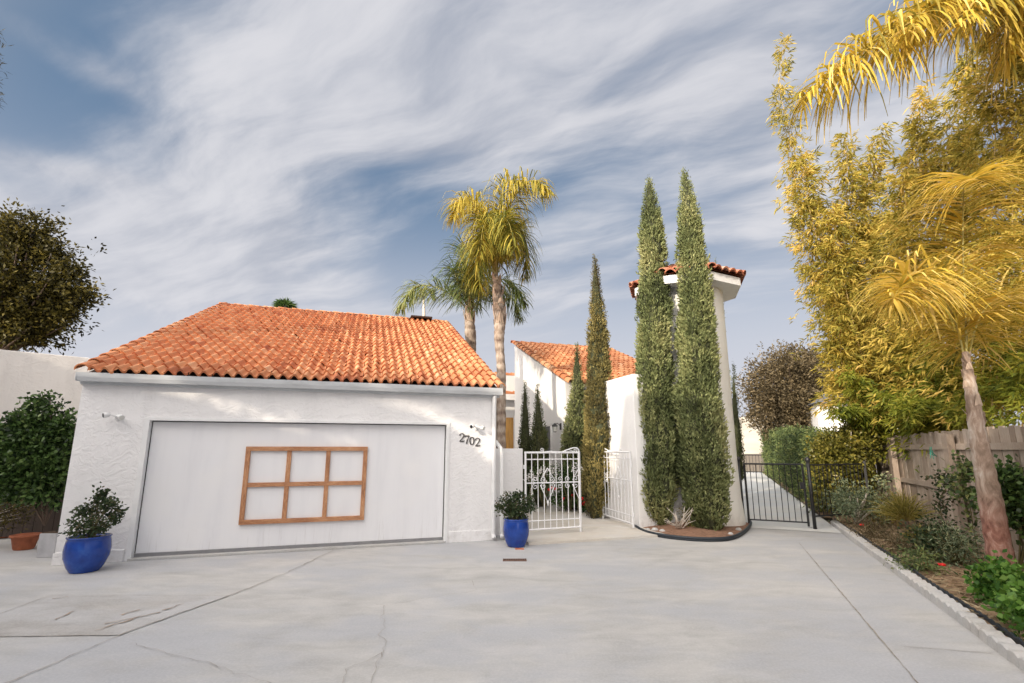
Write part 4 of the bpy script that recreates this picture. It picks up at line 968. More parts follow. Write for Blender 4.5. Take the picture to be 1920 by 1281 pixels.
# ------------------------------------------------------------------ bamboo behind the fence
def bamboo(culms, Y, label, mat, per_m=150, rad=.55, lf=(.17, .026), bottom=1.0, top_taper=True, name='bamboo'):
    """culms: lists of seen (x, y) points with a distance offset; leaves hang on side twigs"""
    b0 = at(*culms[0][0][:2], Y+culms[0][0][2]); t = thing(name, (b0[0], b0[1], 0), label, 'bamboo', 'bamboo clumps behind the fence')
    CC = []; DD = []; VV = []
    for cu in culms:
        pts = [at(x, y, Y+dy) for x, y, dy in cu]; pts = [(pts[0][0], pts[0][1], 0.)]+pts
        ps = smooth_pts(pts, 7); m_ = len(ps)
        MB().tube(ps, [.020*(1-.85*(i/(m_-1))) for i in range(m_)], 5).build('culm', M['culm'], t, True)
        Ls = [0]
        for a, b in zip(ps[:-1], ps[1:]): Ls.append(Ls[-1]+(b-a).length)
        L = Ls[-1]; arr = np.array([tuple(p) for p in ps]); K = int(L*per_m/9)
        s = L*RNG.uniform(.0, 1, K); c = np.stack([np.interp(s, Ls, arr[:, i]) for i in range(3)], 1)
        keep = c[:, 2] > bottom*RNG.uniform(.9, 1.25, K)+.2; keep &= RNG.uniform(0, 1, K) > np.clip((s/L-.72)*2.6, 0, .72); s = s[keep]; c = c[keep]; K = len(c)
        f = s/L; rr = rad*(np.sin(np.pi*np.clip(f*.88+.10, 0, 1))**.6)*(1.08-f*.55)
        nodes = RNG.uniform(0, 1, 60); fi = np.abs(f[:, None]-nodes[None, :]).argmin(1); rn = RNG.uniform(.35, 1.45, 60)[fi]; abias = RNG.uniform(0, 6.28, 60)[fi]
        an = abias+RNG.normal(0, 1.15, K); q = RNG.uniform(.05, 1, K)**.7*rn
        out = np.stack([np.cos(an), np.sin(an), RNG.uniform(-.15, .45, K)], 1); c = c+out*(rr*q)[:, None]; c[:, 2] -= (rr*q)**2*.35
        per = 8; cc = np.repeat(c, per, 0)+RNG.normal(size=(K*per, 3))*.05
        dd = np.repeat(out, per, 0)*.75+RNG.normal(size=(K*per, 3))*.5+np.array([0, 0, -.35])
        CC.append(cc); DD.append(dd); VV.append(np.repeat(RNG.uniform(.0, .75, K)*.6+RNG.uniform(0, .35, 60)[fi], per)+RNG.uniform(-.15, .25, K*per))
    cc = np.concatenate(CC); leaves('foliage', mat, t, cc, np.concatenate(DD), lf[0]*RNG.uniform(.6, 1.15, len(cc)), lf[1], np.concatenate(VV), .15)
    return t
bamboo([[(1652, 800, 1.0), (1590, 600, .6), (1532, 430, .2), (1480, 250, 0), (1462, 150, 0), (1474, 66, -.2)],
        [(1660, 800, 1.2), (1598, 640, .8), (1548, 520, .4), (1508, 400, .1), (1484, 290, 0)]], 12.6,
       'tallest leaning bamboo culm, its wispy tip highest at the left', M['lf_bamboo'], 560, .85, lf=(.21, .036), bottom=2.6)
bamboo([[(1665, 800, 1.2), (1640, 620, .6), (1605, 450, .3), (1590, 330, 0), (1585, 250, 0)],
        [(1690, 800, .6), (1650, 600, .4), (1630, 430, .2), (1640, 300, 0), (1660, 235, -.2)],
        [(1670, 800, .6), (1620, 680, 0), (1590, 560, -.3), (1570, 450, -.4), (1560, 380, -.5)],
        [(1660, 830, .8), (1605, 760, .2), (1580, 690, 0), (1572, 600, 0), (1560, 520, 0)],
        [(1700, 800, .3), (1690, 640, 0), (1665, 520, -.3), (1650, 400, -.5)],
        [(1640, 800, .9), (1590, 640, .5), (1545, 500, .2), (1515, 380, 0), (1500, 300, 0)]], 12.2,
       'dense golden bamboo clump left of the yellow palm fronds', M['lf_bamboo'], 1300, 1.15, lf=(.21, .037), bottom=2.3)
bamboo([[(1740, 800, .3), (1720, 600, 0), (1710, 400, -.3), (1725, 260, -.5), (1735, 160, -.6)],
        [(1770, 800, 0), (1765, 560, 0), (1760, 380, -.2), (1790, 220, -.3), (1820, 90, -.5)],
        [(1750, 800, .2), (1740, 640, -.2), (1720, 520, -.4), (1700, 400, -.6), (1690, 320, -.7)],
        [(1800, 800, -.3), (1800, 640, -.4), (1800, 480, -.5), (1810, 320, -.6), (1800, 240, -.6)]], 10.4,
       'golden bamboo clump rising behind the upright yellow palm frond', M['lf_bamboo'], 1250, 1.1, lf=(.20, .035), bottom=2.1)
bamboo([[(1840, 800, 0), (1850, 600, 0), (1860, 400, -.2), (1870, 200, -.3), (1890, 40, -.4), (1890, -80, -.5)],
        [(1890, 800, -.3), (1895, 560, -.3), (1900, 300, -.4), (1900, 100, -.5), (1910, -60, -.6)],
        [(1950, 820, -.8), (1950, 560, -.8), (1945, 300, -.8), (1950, 60, -.8)]], 8.6,
       'bamboo clump at the right edge reaching the top of the picture', M['lf_bamboo'], 1150, .95, lf=(.18, .032), bottom=2.1)
bamboo([[(1680, 830, 1.), (1650, 760, .4), (1610, 720, 0), (1575, 700, 0)], [(1710, 830, 0), (1700, 760, -.4), (1680, 740, -.8), (1660, 760, -1.)], [(1760, 830, -1.0), (1740, 770, -1.6), (1715, 760, -2.0), (1700, 790, -2.3)], [(1750, 830, -.7), (1740, 750, -.8), (1720, 680, -.9), (1700, 620, -1)],
        [(1800, 830, -1.5), (1790, 760, -1.8), (1770, 700, -2), (1750, 640, -2)], [(1660, 850, 1.), (1620, 790, .3), (1590, 770, 0), (1560, 775, -.1)]], 11.4,
       'low greener bamboo sprays hanging over the top of the wooden fence', M['lf_bamboo_g'], 1300, .8, lf=(.19, .036), bottom=1.42)
bamboo([[(1860, 830, 0), (1860, 760, 0), (1870, 700, -.2), (1880, 640, -.3)], [(1920, 830, -.5), (1920, 780, -.7), (1925, 720, -.8), (1930, 650, -.9)]], 8.1,
       'green bamboo sprays hanging over the fence right of the palm trunk', M['lf_bamboo_g'], 1300, .7, lf=(.17, .032), bottom=1.75)

# ------------------------------------------------------------------ shrubs, hedges, trees
def shrub(name, cen, rad, K, per, lf, mat, label, cat, group=None, stems=8, sr=.012, base=None, rough=.25, lower=-1., fill=.3, spread=.07, droop=.1, stemmat='stem', trunk=None, extra=None):
    b = base or (cen[0], cen[1], .02); t = thing(name, b, label, cat, group)
    c, d, v = blob_points(cen, rad, K, per, spread, rough, lower, fill)
    if extra:
        for ce, ra, k2 in extra:
            c2, d2, v2 = blob_points(ce, ra, k2, per, spread, rough, lower, fill); c = np.concatenate([c, c2]); d = np.concatenate([d, d2]); v = np.concatenate([v, v2])
    if c[:, 2].min() < .06:
        k = c[:, 2] > .06; c, d, v = c[k], d[k], v[k]
    leaves('foliage' if trunk is None else 'crown', M[mat], t, c, d, lf[0]*RNG.uniform(.6, 1.2, len(c)), lf[1]*RNG.uniform(.8, 1.2, len(c)), v, droop)
    if trunk is not None:
        MB().tube([b, (b[0]*.5+cen[0]*.5, b[1]*.5+cen[1]*.5, (b[2]+cen[2])*.5), cen], [trunk, trunk*.8, trunk*.4], 8).build('trunk', M['bark'], t, True)
        b2 = (b[0]*.4+cen[0]*.6, b[1]*.4+cen[1]*.6, b[2]*.4+cen[2]*.6)
        twigs(t, b2, sub(c, stems), sr, sr*.3, M['bark'], 'branches')
    else: twigs(t, b, sub(c, stems), sr, sr*.35, M[stemmat], 'stems')
    return t
# left: neighbour wall, dark gate, vine, tree
Nw0 = at(-60, 650, 11.6); Nw1 = at(182, 672, 13.2)
nw = MB(); a = Vector((Nw0[0], Nw0[1], 0)); b = Vector((Nw1[0], Nw1[1], 0)); dr_ = (b-a).normalized(); a -= dr_*12; b += dr_*9
z_a = Nw0[2]; z_b = Nw1[2]; bk = Vector((-dr_.y, dr_.x, 0))*.3
za_ = z_a; nw.prism([a, b, b+Vector((0, 0, (z_a+z_b)/2)), a+Vector((0, 0, (z_a+z_b)/2))], bk)
nwo = nw.build('neighbour_wall', M['stucco_neigh'], bevel=.02); fixn(nwo); tag(nwo, 'long cream stucco wall of the neighbour at far left behind the vine', 'wall')
Yg = 9.4; gl = thing('wooden_gate', at(70, 1000, Yg)[:2]+(0,), 'dark brown board gate half hidden by the big vine', 'gate')
mb = MB(); x0 = at(8, 795, Yg)[0]-1.5; x1 = at(150, 795, Yg)[0]; zt = at(70, 795, Yg)[2]; n = 16
for i in range(n): mb.box(wfr, x0+(x1-x0)*i/n, x0+(x1-x0)*(i+.94)/n, Yg, Yg+.03, .05, zt)
mb.build('boards', M['dark_wood'], gl); MB().box(wfr, x0, x1, Yg-.04, Yg-.001, zt-.12, zt).build('rail', M['dark_wood'], gl)
Yv = 8.1
shrub('climbing_vine', at(64, 860, Yv), (.58, .40, .58), 700, 9, (.085, .05), 'lf_dark', 'big dark green leafy vine bush growing from the square grey planter', 'shrub', stems=14, sr=.014,
      base=(at(88, 960, Yv)[0], Yv, .45), rough=.32, spread=.06, extra=[(at(30, 900, Yv), (.42, .35, .3), 200), (at(95, 900, Yv), (.36, .3, .42), 220), (at(80, 775, Yv), (.30, .2, .24), 90), (at(105, 815, Yv), (.25, .2, .3), 110), (at(0, 850, Yv), (.42, .4, .42), 200), (at(82, 752, Yv), (.07, .06, .16), 14), (at(40, 800, Yv), (.3, .25, .2), 80)], stemmat='bark')
p0 = gnd(83, 1046)
t = thing('square_planter', p0, 'tall grey square planter with the vine stem beside the garage wall', 'planter')
fr = lambda u, v, z=0: (p0[0]+u, p0[1]+v, z)
mb = MB(); mb.prism([fr(-.14, 0), fr(.14, 0), fr(.14, .28), fr(-.14, .28)], (0, 0, .36)); fixn(mb.build('box', M['planter'], t, bevel=.012)); MB().box(fr, -.12, .12, .02, .26, .361, .37).build('earth', M['soil'], t)
def pot(name, c, r, h, mat, label, cat='flower pot', rim=True, pf=None, plant=None, tl=(0, 0)):
    t = thing(name, c, label, cat)
    prof = pf or [(r*.0, 0), (r*.66, 0), (r*.72, .02), (r*.95, h*.86), (r*1.06, h*.86), (r*1.08, h), (r*.96, h), (r*.92, h*.9), (0, h*.9)]
    MB().lathe(c, prof, 36).build('pot', mat, t, True)
    if pf: MB().lathe(c, [(0, h*.91), (prof[-2][0]*.99, h*.91)], 24).build('earth', M['soil'], t)
    return t
pot('terracotta_pot', gnd(8, 1008), .17, .28, M['terracotta'], 'terracotta pot cut by the left edge of the picture')
pot('terracotta_pot', gnd(44, 1030), .19, .24, M['terracotta'], 'wide low dark terracotta pot beside the grey planter')
shrub('potted_shrub', at(15, 960, 8.6), (.36, .3, .3), 160, 7, (.06, .02), 'lf_olive', 'scraggly olive grey shrub rising from the terracotta pots at far left', 'shrub', stems=22, sr=.008, base=(gnd(20, 1010)[0], 8.7, .25), fill=.1, stemmat='twig')
# neighbouring trees at left
Yt = 17.; ce = at(20, 540, Yt)
shrub('broadleaf_tree', ce, (1.9, 1.7, 1.7), 620, 16, (.18, .08), 'lf_olive', 'dark olive tree rising above the cream neighbour wall at left', 'tree', stems=60, sr=.05, base=(ce[0]-.4, Yt, 0), rough=.5, spread=.17, trunk=.22, fill=.25,
      extra=[(at(95, 548, Yt), (.75, .8, .5), 130), (at(35, 445, Yt), (1.2, 1., .8), 300), (at(95, 478, Yt), (.5, .5, .28), 60), (at(125, 510, Yt), (.55, .4, .22), 55), (at(110, 590, Yt), (.5, .4, .25), 55), (at(60, 630, Yt), (.6, .4, .25), 60), (at(50, 600, Yt), (1., 1., .75), 250), (at(-40, 560, Yt), (2., 1.6, 1.6), 500), (at(148, 548, Yt), (.42, .4, .14), 30), (at(135, 570, Yt), (.35, .3, .12), 22)])
Ye = 7.; ce = at(-76, 120, Ye)
shrub('pine_tree', ce, (.34, .5, .9), 260, 12, (.13, .012), 'lf_olive', 'dark needle twigs poking in at the upper left edge of the picture', 'tree', stems=20, sr=.012, base=(ce[0]-.9, Ye, 0), trunk=.12, spread=.05)
# hedge along the side path
def hedge(name, pts, half, zb, n, lf, mat, label):
    a = B(*pts[0][:2]); t = thing(name, (a[0], a[1], 0), label, 'hedge')
    mb = MB(); vs = []; m_ = 40
    S = np.linspace(0, 1, m_+1); ds = np.interp(S, np.linspace(0, 1, len(pts)), [p[0] for p in pts]); ss = np.interp(S, np.linspace(0, 1, len(pts)), [p[1] for p in pts]); hs_ = np.interp(S, np.linspace(0, 1, len(pts)), [p[2] for p in pts])
    for i in range(m_+1):
        for (o, zf) in ((-half*.8, 0), (-half*.8, .9), (0, .94), (half*.8, .9), (half*.8, 0)): vs.append(B(ds[i]+o, ss[i], zb+zf*(hs_[i]-zb)))
    mb.add(vs, [(5*i+j, 5*i+j+1, 5*i+j+6, 5*i+j+5) for i in range(m_) for j in range(4)]+[(0, 1, 2, 3, 4)[::-1], tuple(5*m_+j for j in range(5))])
    mb.build('inner_twigs', M['cyp_core'], t)
    K = n//6; u = RNG.uniform(0, 1, K); side = RNG.uniform(0, 1, K); d = np.interp(u, S, ds); s = np.interp(u, S, ss); hh = np.interp(u, S, hs_)
    z = np.where(side < .6, zb+RNG.uniform(0, 1, K)*(hh-zb), hh); o = np.where(side < .6, -half, RNG.uniform(-half, half, K))+RNG.normal(0, .07, K)
    z = z+RNG.normal(0, .09, K)+.10*np.sin(s*2.1)
    c = np.array([B(a_, b_, max(.06, z_)) for a_, b_, z_ in zip(d+o+.06*np.sin(s*3.3), s, z)])
    cc = np.repeat(c, 6, 0)+RNG.normal(size=(K*6, 3))*.06; dd = RNG.normal(size=(K*6, 3))+np.array([-.6, -.6, .5])
    leaves('foliage', M[mat], t, cc, dd, lf[0]*RNG.uniform(.6, 1.2, K*6), lf[1], np.repeat(RNG.uniform(.1, .8, K), 6)+RNG.uniform(-.15, .25, K*6))
hedge('hedge', [(2.75, 15.2, 1.75), (2.7, 19, 2.0), (2.65, 25, 2.35), (2.65, 33, 2.6), (2.65, 37, 2.7)], .62, .05, 26000, (.12, .05), 'lf_hedge', 'clipped green hedge along the right side of the path beyond the black gate')
Yt2 = 27.; ce = at(1482, 735, Yt2)
shrub('purple_tree', ce, (2.45, 2.2, 2.65), 2600, 9, (.20, .07), 'lf_purple', 'round purple brown tree behind the hedge beyond the black gate', 'tree', stems=60, sr=.05, base=(at(1512, 860, Yt2)[0], Yt2, 0), rough=.12, spread=.2, trunk=.2, fill=.2,
      extra=[(at(1500, 690, Yt2), (1.6, 1.6, 1.2), 350), (at(1450, 780, Yt2), (1.3, 1.3, 1.1), 300), (at(1520, 760, Yt2), (1.4, 1.4, 1.6), 400)])
# neighbour house on the right behind the bamboo
Yn = 24.; nh = thing('neighbour_house', at(1620, 840, Yn)[:2]+(0,), 'white neighbour house with dark grey roof edge between purple tree and bamboo', 'house')
xa = at(1531, 760, Yn)[0]; zt = at(1540, 757, Yn)[2]
fr = lambda u, v, z=0: (xa+u*.93+v*.36, Yn-u*.36*.4+v*.93, z)
MB().box(fr, 0, 5, 0, 6, 0, zt).build('wall', M['stucco_fine'], nh)
mb = MB(); mb.prism([fr(-.2, -.3, zt), fr(-.2, 6.3, zt), fr(.8, 3, zt+.85), fr(.8, 1.0, zt+.65)], Vector(fr(5.4, 0))-Vector(fr(0, 0))); fixn(mb.build('roof', M['roofgrey'], nh))
# bush behind the black fence
Yb = 12.0
shrub('glossy_shrub', at(1578, 855, Yb), (.72, .6, .60), 850, 7, (.095, .05), 'lf_pitt', 'large glossy yellow green shrub on pale stems behind the black bar fence', 'shrub', stems=16, sr=.022, base=(at(1592, 960, Yb)[0], Yb, 0), rough=.2, spread=.08, stemmat='twig',
      extra=[(at(1560, 880, Yb), (.5, .5, .5), 160), (at(1605, 815, Yb), (.45, .4, .32), 200), (at(1555, 925, Yb+.3), (.5, .4, .4), 150), (at(1600, 900, Yb), (.42, .35, .38), 160)])
for (x, y, w, h, mt, lab) in ((1535, 930, .35, .45, 'lf_hedge', 'low green bush at the foot of the black fence beside the gate post'),):
    Yq = 13.; shrub('low_shrub', at(x, y, Yq), (w, w, h), 200, 7, (.08, .03), mt, lab, 'shrub')
# bed plants, from the gate towards the camera
def bed(name, x, y, r, h, K, lf, mat, lab, lift=0., per=7, fill=.15, cat='shrub', **kw):
    p = gnd(x, y, .07); cen = (p[0], p[1], .07+h*.55+lift)
    return shrub(name, cen, (r, r, h*.55), K, per, lf, mat, lab, cat, base=(p[0], p[1], .06), fill=fill, **kw)
bed('grey_shrub', 1604, 985, .50, .62, 380, (.085, .020), 'lf_grey', 'silvery grey green shrub with a pale leaning stem near the black fence end', spread=.07, sr=.03, stems=7, stemmat='twig', lift=.15)
bed('flowering_shrub', 1660, 985, .45, .55, 220, (.06, .02), 'lf_gold', 'golden feathery shrub between the silvery shrub and the spiky tuft', spread=.09)
bed('dry_perennial', 1640, 1010, .28, .22, 150, (.07, .012), 'lf_purple', 'low dull brown perennial clump near the far red flower', cat='plant')
bed('dry_perennial', 1690, 1035, .30, .24, 150, (.07, .012), 'lf_purple', 'low brown twiggy clump at the kerb below the spiky tuft', cat='plant')
bed('rose_bush', 1758, 1052, .32, .52, 200, (.055, .035), 'lf_rose', 'dark leaved bush with red blooms at its foot in the middle of the bed', fill=.1, stems=14)
bed('silver_shrub', 1795, 1060, .33, .50, 220, (.07, .014), 'lf_grey', 'thin silvery shrub directly left of the palm trunk', fill=.05, stems=16)
bed('low_shrub', 1722, 1070, .26, .20, 120, (.06, .02), 'lf_hedge', 'low green ground plant beside the red blooms', cat='plant')
bed('bright_shrub', 1900, 1140, .27, .38, 260, (.065, .06), 'lf_bright', 'bright green round leaved plant at the foot of the leaning palm trunk', spread=.05, fill=.2, sr=.01, cat='plant')
bed('bright_shrub', 1975, 1195, .30, .34, 240, (.065, .06), 'lf_bright', 'bright green round leaved plant at the lower right corner of the picture', spread=.05, fill=.2, cat='plant')
# spiky yellow green tufts
for (x, y, r, lab) in ((1702, 1005, .68, 'large fine leaved yellow green tuft against the fence'), (1738, 1040, .36, 'smaller fine leaved tuft in front of the large one')):
    p = gnd(x, y, .07); t = thing('grassy_tuft', p, lab, 'ornamental grass', 'fine leaved tufts'); n = 900
    az = RNG.uniform(0, 6.28, n); el = RNG.uniform(.35, 1.5, n); d = np.stack([np.cos(az)*np.cos(el), np.sin(az)*np.cos(el), np.sin(el)], 1)
    c = np.repeat(np.array([[p[0], p[1], .08+r*.35]]), n, 0)+d*RNG.uniform(0, r*.5, n)[:, None]
    leaves('blades', M['lf_gold'], t, c, d+RNG.normal(size=(n, 3))*.15, r*RNG.uniform(.35, .75, n), .010, RNG.uniform(0, .8, n), .25)
    MB().tube([p, (p[0]+.03, p[1], .08+r*.45)], .03, 6).build('stem', M['bark'], t)
# climber on the fence and branch right of the trunk
def climber(px_, Y, label, K, lf, mat):
    a = [Vector(at(x, y, Y)) for x, y in px_]; t = thing('climbing_rose', (a[0].x, a[0].y, .06), label, 'climber'); mb = MB(); ps = smooth_pts([(a[0].x, a[0].y, .06)]+[tuple(q) for q in a], 6); mb.tube(ps, .008, 5)
    arr = np.array([tuple(q) for q in ps]); c = arr[RNG.integers(2, len(arr), K)]+RNG.normal(size=(K, 3))*.085
    mb.build('stems', M['stem'], t); per = 4; cc = np.repeat(c, per, 0)+RNG.normal(size=(K*per, 3))*.03
    leaves('foliage', M[mat], t, cc, RNG.normal(size=(K*per, 3)), lf[0], lf[1], RNG.uniform(0, 1, K*per))
climber([(1772, 1000), (1762, 940), (1775, 910), (1750, 890)], 8.0, 'thin climbing rose on the fence left of the palm trunk', 110, (.06, .04), 'lf_rose')
climber([(1820, 960), (1815, 930), (1800, 905), (1812, 875), (1790, 920)], 7.4, 'yellow green climber sprig beside the palm trunk', 120, (.08, .05), 'lf_hedge')
climber([(1655, 960), (1652, 920), (1660, 900), (1668, 940)], 10.2, 'pale leaved climber sprig at the far fence post', 110, (.06, .03), 'lf_grey')
shrub('leafy_shrub', at(1905, 930, 6.6), (.34, .3, .42), 260, 7, (.09, .06), 'lf_dark', 'dark green leafy branch right of the palm trunk against the fence', 'shrub', stems=10, base=(at(1905, 1050, 6.6)[0], 6.6, .06), fill=.1)
def blooms(name, pts, r, mat, label, group, cat='flower'):
    for i, p in enumerate(pts):
        t = thing(name, p, label[i] if isinstance(label, list) else label, cat, group); mb = MB(); p = Vector(p)
        for k in range(9):
            an = k*2.4; o_ = Vector((math.cos(an), math.sin(an), .2))*r*.55; q = p+Vector((0, 0, r))+o_*(.4+.6*(k/9))
            mb.lathe(tuple(q), [(0, -r*.35), (r*.42, -.1*r), (r*.38, r*.2), (0, r*.3)], 6)
        mb.build('petals', mat, t, True); MB().tube([p-Vector((0, 0, min(p.z-.05, .35))), p+Vector((0, 0, r*.7))], .004, 4).build('stalk', M['stem'], t)
blooms('red_flower', [gnd(1767, 1068, .13), gnd(1738, 1064, .12), gnd(1616, 990, .12)], .055, M['red'],
       ['bright red bloom at the foot of the dark bush in the bed', 'small red bloom left of the brightest one', 'single red bloom at the far end of the bed by the kerb'], 'red blooms in the right bed')
# courtyard bed with red geraniums and white bracts
mb = MB(); ring = [gnd(1040, 938, .08), gnd(1085, 953, .08), gnd(1135, 968, .08), gnd(1168, 972, .08), G(4.13, 2.2, .08), G(4.13, 5.5, .08), G(4.13, 8.2, .08), gnd(1015, 925, .08)]
mb.prism([(p[0], p[1], .0) for p in ring], (0, 0, .09)); o = fixn(mb.build('courtyard_bed', M['soil'])); o['kind'] = 'structure'
edge = smooth_pts([gnd(1168, 974, .05), gnd(1135, 971, .05), gnd(1088, 957, .05), gnd(1042, 941, .05), gnd(1012, 930, .05)], 8)
mb = MB()
for i in range(len(edge)-1):
    a, b = edge[i], edge[i+1]; mb.tube([a+(b-a)*.05+Vector((0, 0, .05)), a+(b-a)*.95+Vector((0, 0, .05))], .05, 6)
o = mb.build('bed_border', M['kerb'], smooth=True); tag(o, 'scalloped pale border edging the courtyard flower bed', 'garden edging')
ger = thing('geranium', gnd(1108, 955, .1), 'green geranium plant carrying pink red blooms by the open gate', 'plant')
c, d, v = blob_points(at(1108, 945, 13.), (.40, .25, .24), 160, 7, .05); leaves('foliage', M['lf_bright'], ger, c, d, .06, .055, v*.6)
fp = [(1091, 935), (1098, 941), (1107, 933), (1113, 943), (1118, 952), (1125, 955), (1104, 952), (1094, 945), (1127, 947), (1120, 940)]
for i, (x, y) in enumerate(fp):
    q = at(x, y, 12.68+.02*i); mb = MB()
    for k in range(6): an = k*1.05; mb.lathe((q[0]+.03*math.cos(an), q[1], q[2]+.03*math.sin(an)), [(0, -.02), (.026, 0), (0, .02)], 6)
    mb.build('bloom', M['pink' if i in (4, 5, 8) else 'red'], ger)
g2 = thing('geranium', gnd(1062, 946, .1), 'small geranium seen through the bars of the closed gate leaf', 'plant')
c, d, v = blob_points(at(1062, 935, 13.2), (.45, .2, .2), 110, 7, .05); leaves('foliage', M['lf_dark'], g2, c, d, .06, .05, v)
for x, y in ((1057, 935), (1074, 929), (1030, 917), (1036, 915), (1042, 917)):
    q = at(x, y, 12.9); mb = MB()
    for k in range(5): mb.lathe((q[0]+random.uniform(-.03, .03), q[1], q[2]+random.uniform(-.03, .03)), [(0, -.02), (.022, 0), (0, .02)], 6)
    mb.build('bloom', M['red'], g2)
shrub('white_flowered_shrub', at(1020, 895, 13.6), (.55, .3, .35), 220, 7, (.05, .03), 'lf_dark', 'dark shrub with white blossom behind the closed gate leaf', 'shrub', base=(at(1020, 930, 13.6)[0], 13.6, .05))
shrub('dark_shrub', at(1070, 900, 13.0), (.34, .3, .42), 240, 7, (.07, .03), 'lf_dark', 'dark spiky shrub between the closed gate leaf and the yellowing cypress', 'shrub', base=(at(1070, 940, 13.)[0], 13.0, .08))
for (x, y, lab) in ((1022, 885, 'cluster of white bracts in the middle of the closed gate leaf'), (994, 893, 'cluster of white bracts at the left of the closed gate leaf'), (1082, 880, 'cluster of white bracts near the free edge of the closed gate leaf')):
    q = at(x, y, 12.6); t = thing('white_blossom', (q[0], q[1], q[2]-.3), lab, 'blossom', 'white blossoms behind the gate'); n = 90
    c = np.array([q])+RNG.normal(size=(n, 3))*np.array([.10, .05, .07]); leaves('bracts', M['white_bloom'], t, c, RNG.normal(size=(n, 3)), .055, .045, RNG.uniform(0, 1, n))
    MB().tube([(q[0], q[1], .08), q], .008, 4).build('stem', M['stem'], t)
shrub('low_shrub', at(1185, 960, 11.9), (.28, .25, .18), 90, 7, (.05, .02), 'lf_dark', 'low dark foliage behind the bars of the open gate leaf', 'shrub')

# bare twigs in the island bed
mb = MB()
for k in range(16):
    a = Vector(gnd(1275+random.uniform(-8, 8), 1000)) + Vector((0, 0, .10)); e = Vector(at(1250+random.uniform(-8, 60), 970-random.uniform(-15, 22), 10.0+random.uniform(-.1, .2)))
    mb.tube([a, a.lerp(e, .5)+Vector((random.uniform(-.05, .05), 0, random.uniform(-.02, .05))), e], [.010, .008, .004], 5)
o = mb.build('dead_twigs', M['twig'], smooth=True); tag(o, 'bleached bare twigs on red soil between the feet of the two tall cypresses', 'twigs')
bed('low_shrub', 1292, 990, .16, .34, 45, (.045, .02), 'lf_pitt', 'small yellowish seedling between the feet of the two tall cypresses', fill=.05)
mb = MB()
for (x, y, r) in ((1228, 996, .07), (1242, 998, .06), (1215, 995, .05), (1370, 1003, .05), (1385, 995, .06)):
    p = gnd(x, y, .03); mb.lathe(p, [(r, 0), (r*1.05, r*.4), (r*.6, r*.9), (0, r)], 7)
o = mb.build('stones', M['kerb']); tag(o, 'few small pale stones on the island bed soil', 'stones'); o['kind'] = 'stuff'

# ------------------------------------------------------------------ blue pots
def blue_pot(c, r, h, rp, label, K, spikes, rough):
    prof = [(0, 0), (r*.62, 0), (r*.66, .012), (r*.80, h*.16), (r*.97, h*.42), (r*1.0, h*.62), (r*.95, h*.86), (r*.91, h*.94), (r*.96, h*.975), (r*.95, h), (r*.88, h), (r*.85, h*.92), (0, h*.92)]
    t = thing('potted_plant', c, label, 'potted plant', 'blue glazed pots by the garage')
    MB().lathe(c, prof, 48).build('pot', M['glaze'], t, True); MB().lathe(c, [(0, h*.93), (r*.84, h*.93)], 24).build('earth', M['soil'], t)
    ce = (c[0]+spikes[0][0]*0, c[1], h+rp[1]*.75); cc, d, v = blob_points(ce, (rp[0], rp[0]*.9, rp[1]), K, 7, .035, .3, -.8, .1)
    C2, D2, V2 = [cc], [d], [v]
    for (dx, dz, rr) in spikes:
        a, b, e = blob_points((c[0]+dx, c[1]+random.uniform(-.05, .05), h+dz), (rr, rr, rr*1.1), 14, 7, .028, .3); C2.append(a); D2.append(b); V2.append(e)
    cc = np.concatenate(C2); k = cc[:, 2] > h*.9; leaves('foliage', M['lf_rose'], t, cc[k], np.concatenate(D2)[k], .05*RNG.uniform(.6, 1.2, k.sum()), .032, np.concatenate(V2)[k], .1)
    ends = [(c[0]+dx, c[1], h+dz) for dx, dz, rr in spikes]+sub(cc[k], 10); twigs(t, (c[0], c[1], h*.92), ends, .008, .003, M['stem'], 'stems'); return t
pl = gnd(157, 1079); pl = (pl[0]*1.033, pl[1]*1.033, 0)
blue_pot(pl, .262, .47, (.25, .17), 'blue glazed pot with a sparse rose bush at the left garage corner', 100, [(.05, .58, .05), (.04, .50, .05), (-.08, .42, .07), (-.20, .33, .06), (.16, .40, .08), (.30, .30, .06), (.33, .25, .04), (.22, .45, .05), (-.03, .36, .10), (.1, .34, .1)], .3)
pr_ = gnd(968, 1029); pr_ = (pr_[0], pr_[1]+.21, 0)
blue_pot(pr_, .232, .47, (.24, .17), 'blue glazed pot with a compact leafy bush beside the closed white gate', 170, [(-.22, .30, .07), (.22, .32, .08), (.05, .38, .07), (-.1, .36, .08), (.27, .22, .07), (-.28, .2, .06), (.0, .34, .08)], .3)
o = MB().box(lambda u, v, z=0: (pr_[0]+u, pr_[1]-.23+v, z), -.02, .13, -.06, .02, .0, .012).build('tile_chip', M['terracotta']); tag(o, 'small flat reddish tile piece under the right blue pot', 'tile')

# ------------------------------------------------------------------ hills
mb = MB(); vs = []; n = 80
for j in range(14):
    for i in range(n+1):
        az = R(-10+55*i/n); dist = 190+j*22; hgt = (j/13)**.8*(34+7*math.sin(i*.31)+4*math.sin(i*.83+1))
        vs.append((math.sin(az)*dist, math.cos(az)*dist, hgt-1.5+mnoise.noise(Vector((i*.5, j*.5, 0)))*2))
mb.add(vs, [(j*(n+1)+i, j*(n+1)+i+1, (j+1)*(n+1)+i+1, (j+1)*(n+1)+i) for j in range(13) for i in range(n)])
o = fixn(mb.build('hills', M['hill'], smooth=True)); o['kind'] = 'structure'
if o.data.polygons[0].normal.z < 0: o.data.flip_normals()

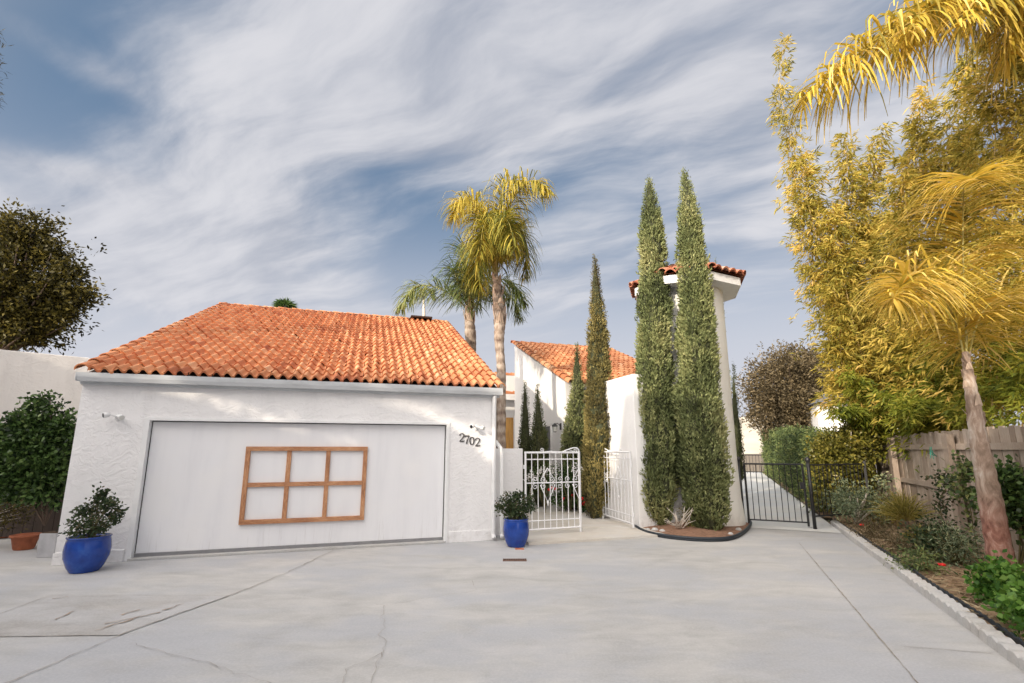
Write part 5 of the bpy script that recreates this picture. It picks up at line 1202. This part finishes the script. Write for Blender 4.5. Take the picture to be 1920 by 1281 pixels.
# ------------------------------------------------------------------ unseen house block and tree, added behind the camera to shade the yard
def TQ(q, t, z=0.):  # q to the right, t along the light
    a = R(SUN_AZ); return (t*math.sin(a)+q*math.cos(a), t*math.cos(a)-q*math.sin(a), z)
T0 = -9.; k_ = math.tan(R(SUN_EL))
def top(H0): return H0-k_*T0
oh = thing('sun_blocker', TQ(0, T0), 'added unseen house block behind the camera, top edge cut to shade the yard', 'house')
prof = [(-26, 4.9), (-12.5, 4.3), (-9.8, 3.25), (-9.2, 3.48), (-8.7, 3.50), (-8.2, 3.56), (-7.8, 3.62), (-7.7, 4.45), (-7.2, 4.62), (-6.75, 4.55), (-6.4, 4.15), (-6.1, 4.9), (-5.6, 5.2), (-5.2, 6.9), (-2.5, 6.7), (-2, 6.1), (3.5, 5.9), (6, 5.2), (14, 5.2)]  # roofline of the added block, stepped to shape the shade on the garage
mb = MB(); pts = [TQ(-26, T0, 0), TQ(14, T0, 0)]+[TQ(q, T0, top(h)) for q, h in prof[::-1]]
mb.prism(pts, Vector(TQ(0, -5))-Vector(TQ(0, 0))); fixn(mb.build('wall', M['stucco_neigh'], oh))
st_ = thing('blocker_tree', TQ(-8.3, T0+2.5, 0), 'unseen leafy tree behind the camera, boughs shaped to leave light slits on the garage', 'tree'); C1 = []; D1 = []
hz_ = lambda q, Hh: TQ(q, T0+2.5, Hh-k_*(T0+2.5)); mb = MB()  # unseen boughs are laid along the shade bands above the light slits
for (q0, h0, q1, h1, r, K) in ((-9.2, 3.98, -8.7, 4.05, .13, 60), (-8.7, 4.05, -8.2, 4.15, .27, 120), (-8.2, 4.15, -7.75, 4.3, .42, 150), (-7.5, 5.02, -6.9, 5.12, .17, 90), (-6.9, 5.12, -6.3, 5.1, .22, 100), (-9.8, 3.6, -9.3, 3.75, .10, 30)):
    a = np.array(hz_(q0, h0)); b = np.array(hz_(q1, h1)); f = RNG.uniform(0, 1, (K, 1)); c = a*(1-f)+b*f+RNG.normal(size=(K, 3))*np.array([.25, .25, r*.6])
    C1.append(np.repeat(c, 9, 0)+RNG.normal(size=(K*9, 3))*.06); mb.tube([tuple(a), tuple(b)], .03, 5)
mb.tube([TQ(-8.3, T0+2.5, 0), hz_(-8.3, 3.2), hz_(-8.0, 4.2)], [.15, .1, .05], 8); mb.build('trunk', M['bark'], st_)
cc = np.concatenate(C1); leaves('crown', M['lf_olive'], st_, cc, RNG.normal(size=cc.shape), .13, .07, RNG.uniform(0, 1, len(cc)))
scene.render.engine = 'CYCLES'
scene.cycles.max_bounces = 6; scene.cycles.diffuse_bounces = 3; scene.cycles.glossy_bounces = 2; scene.cycles.transmission_bounces = 3
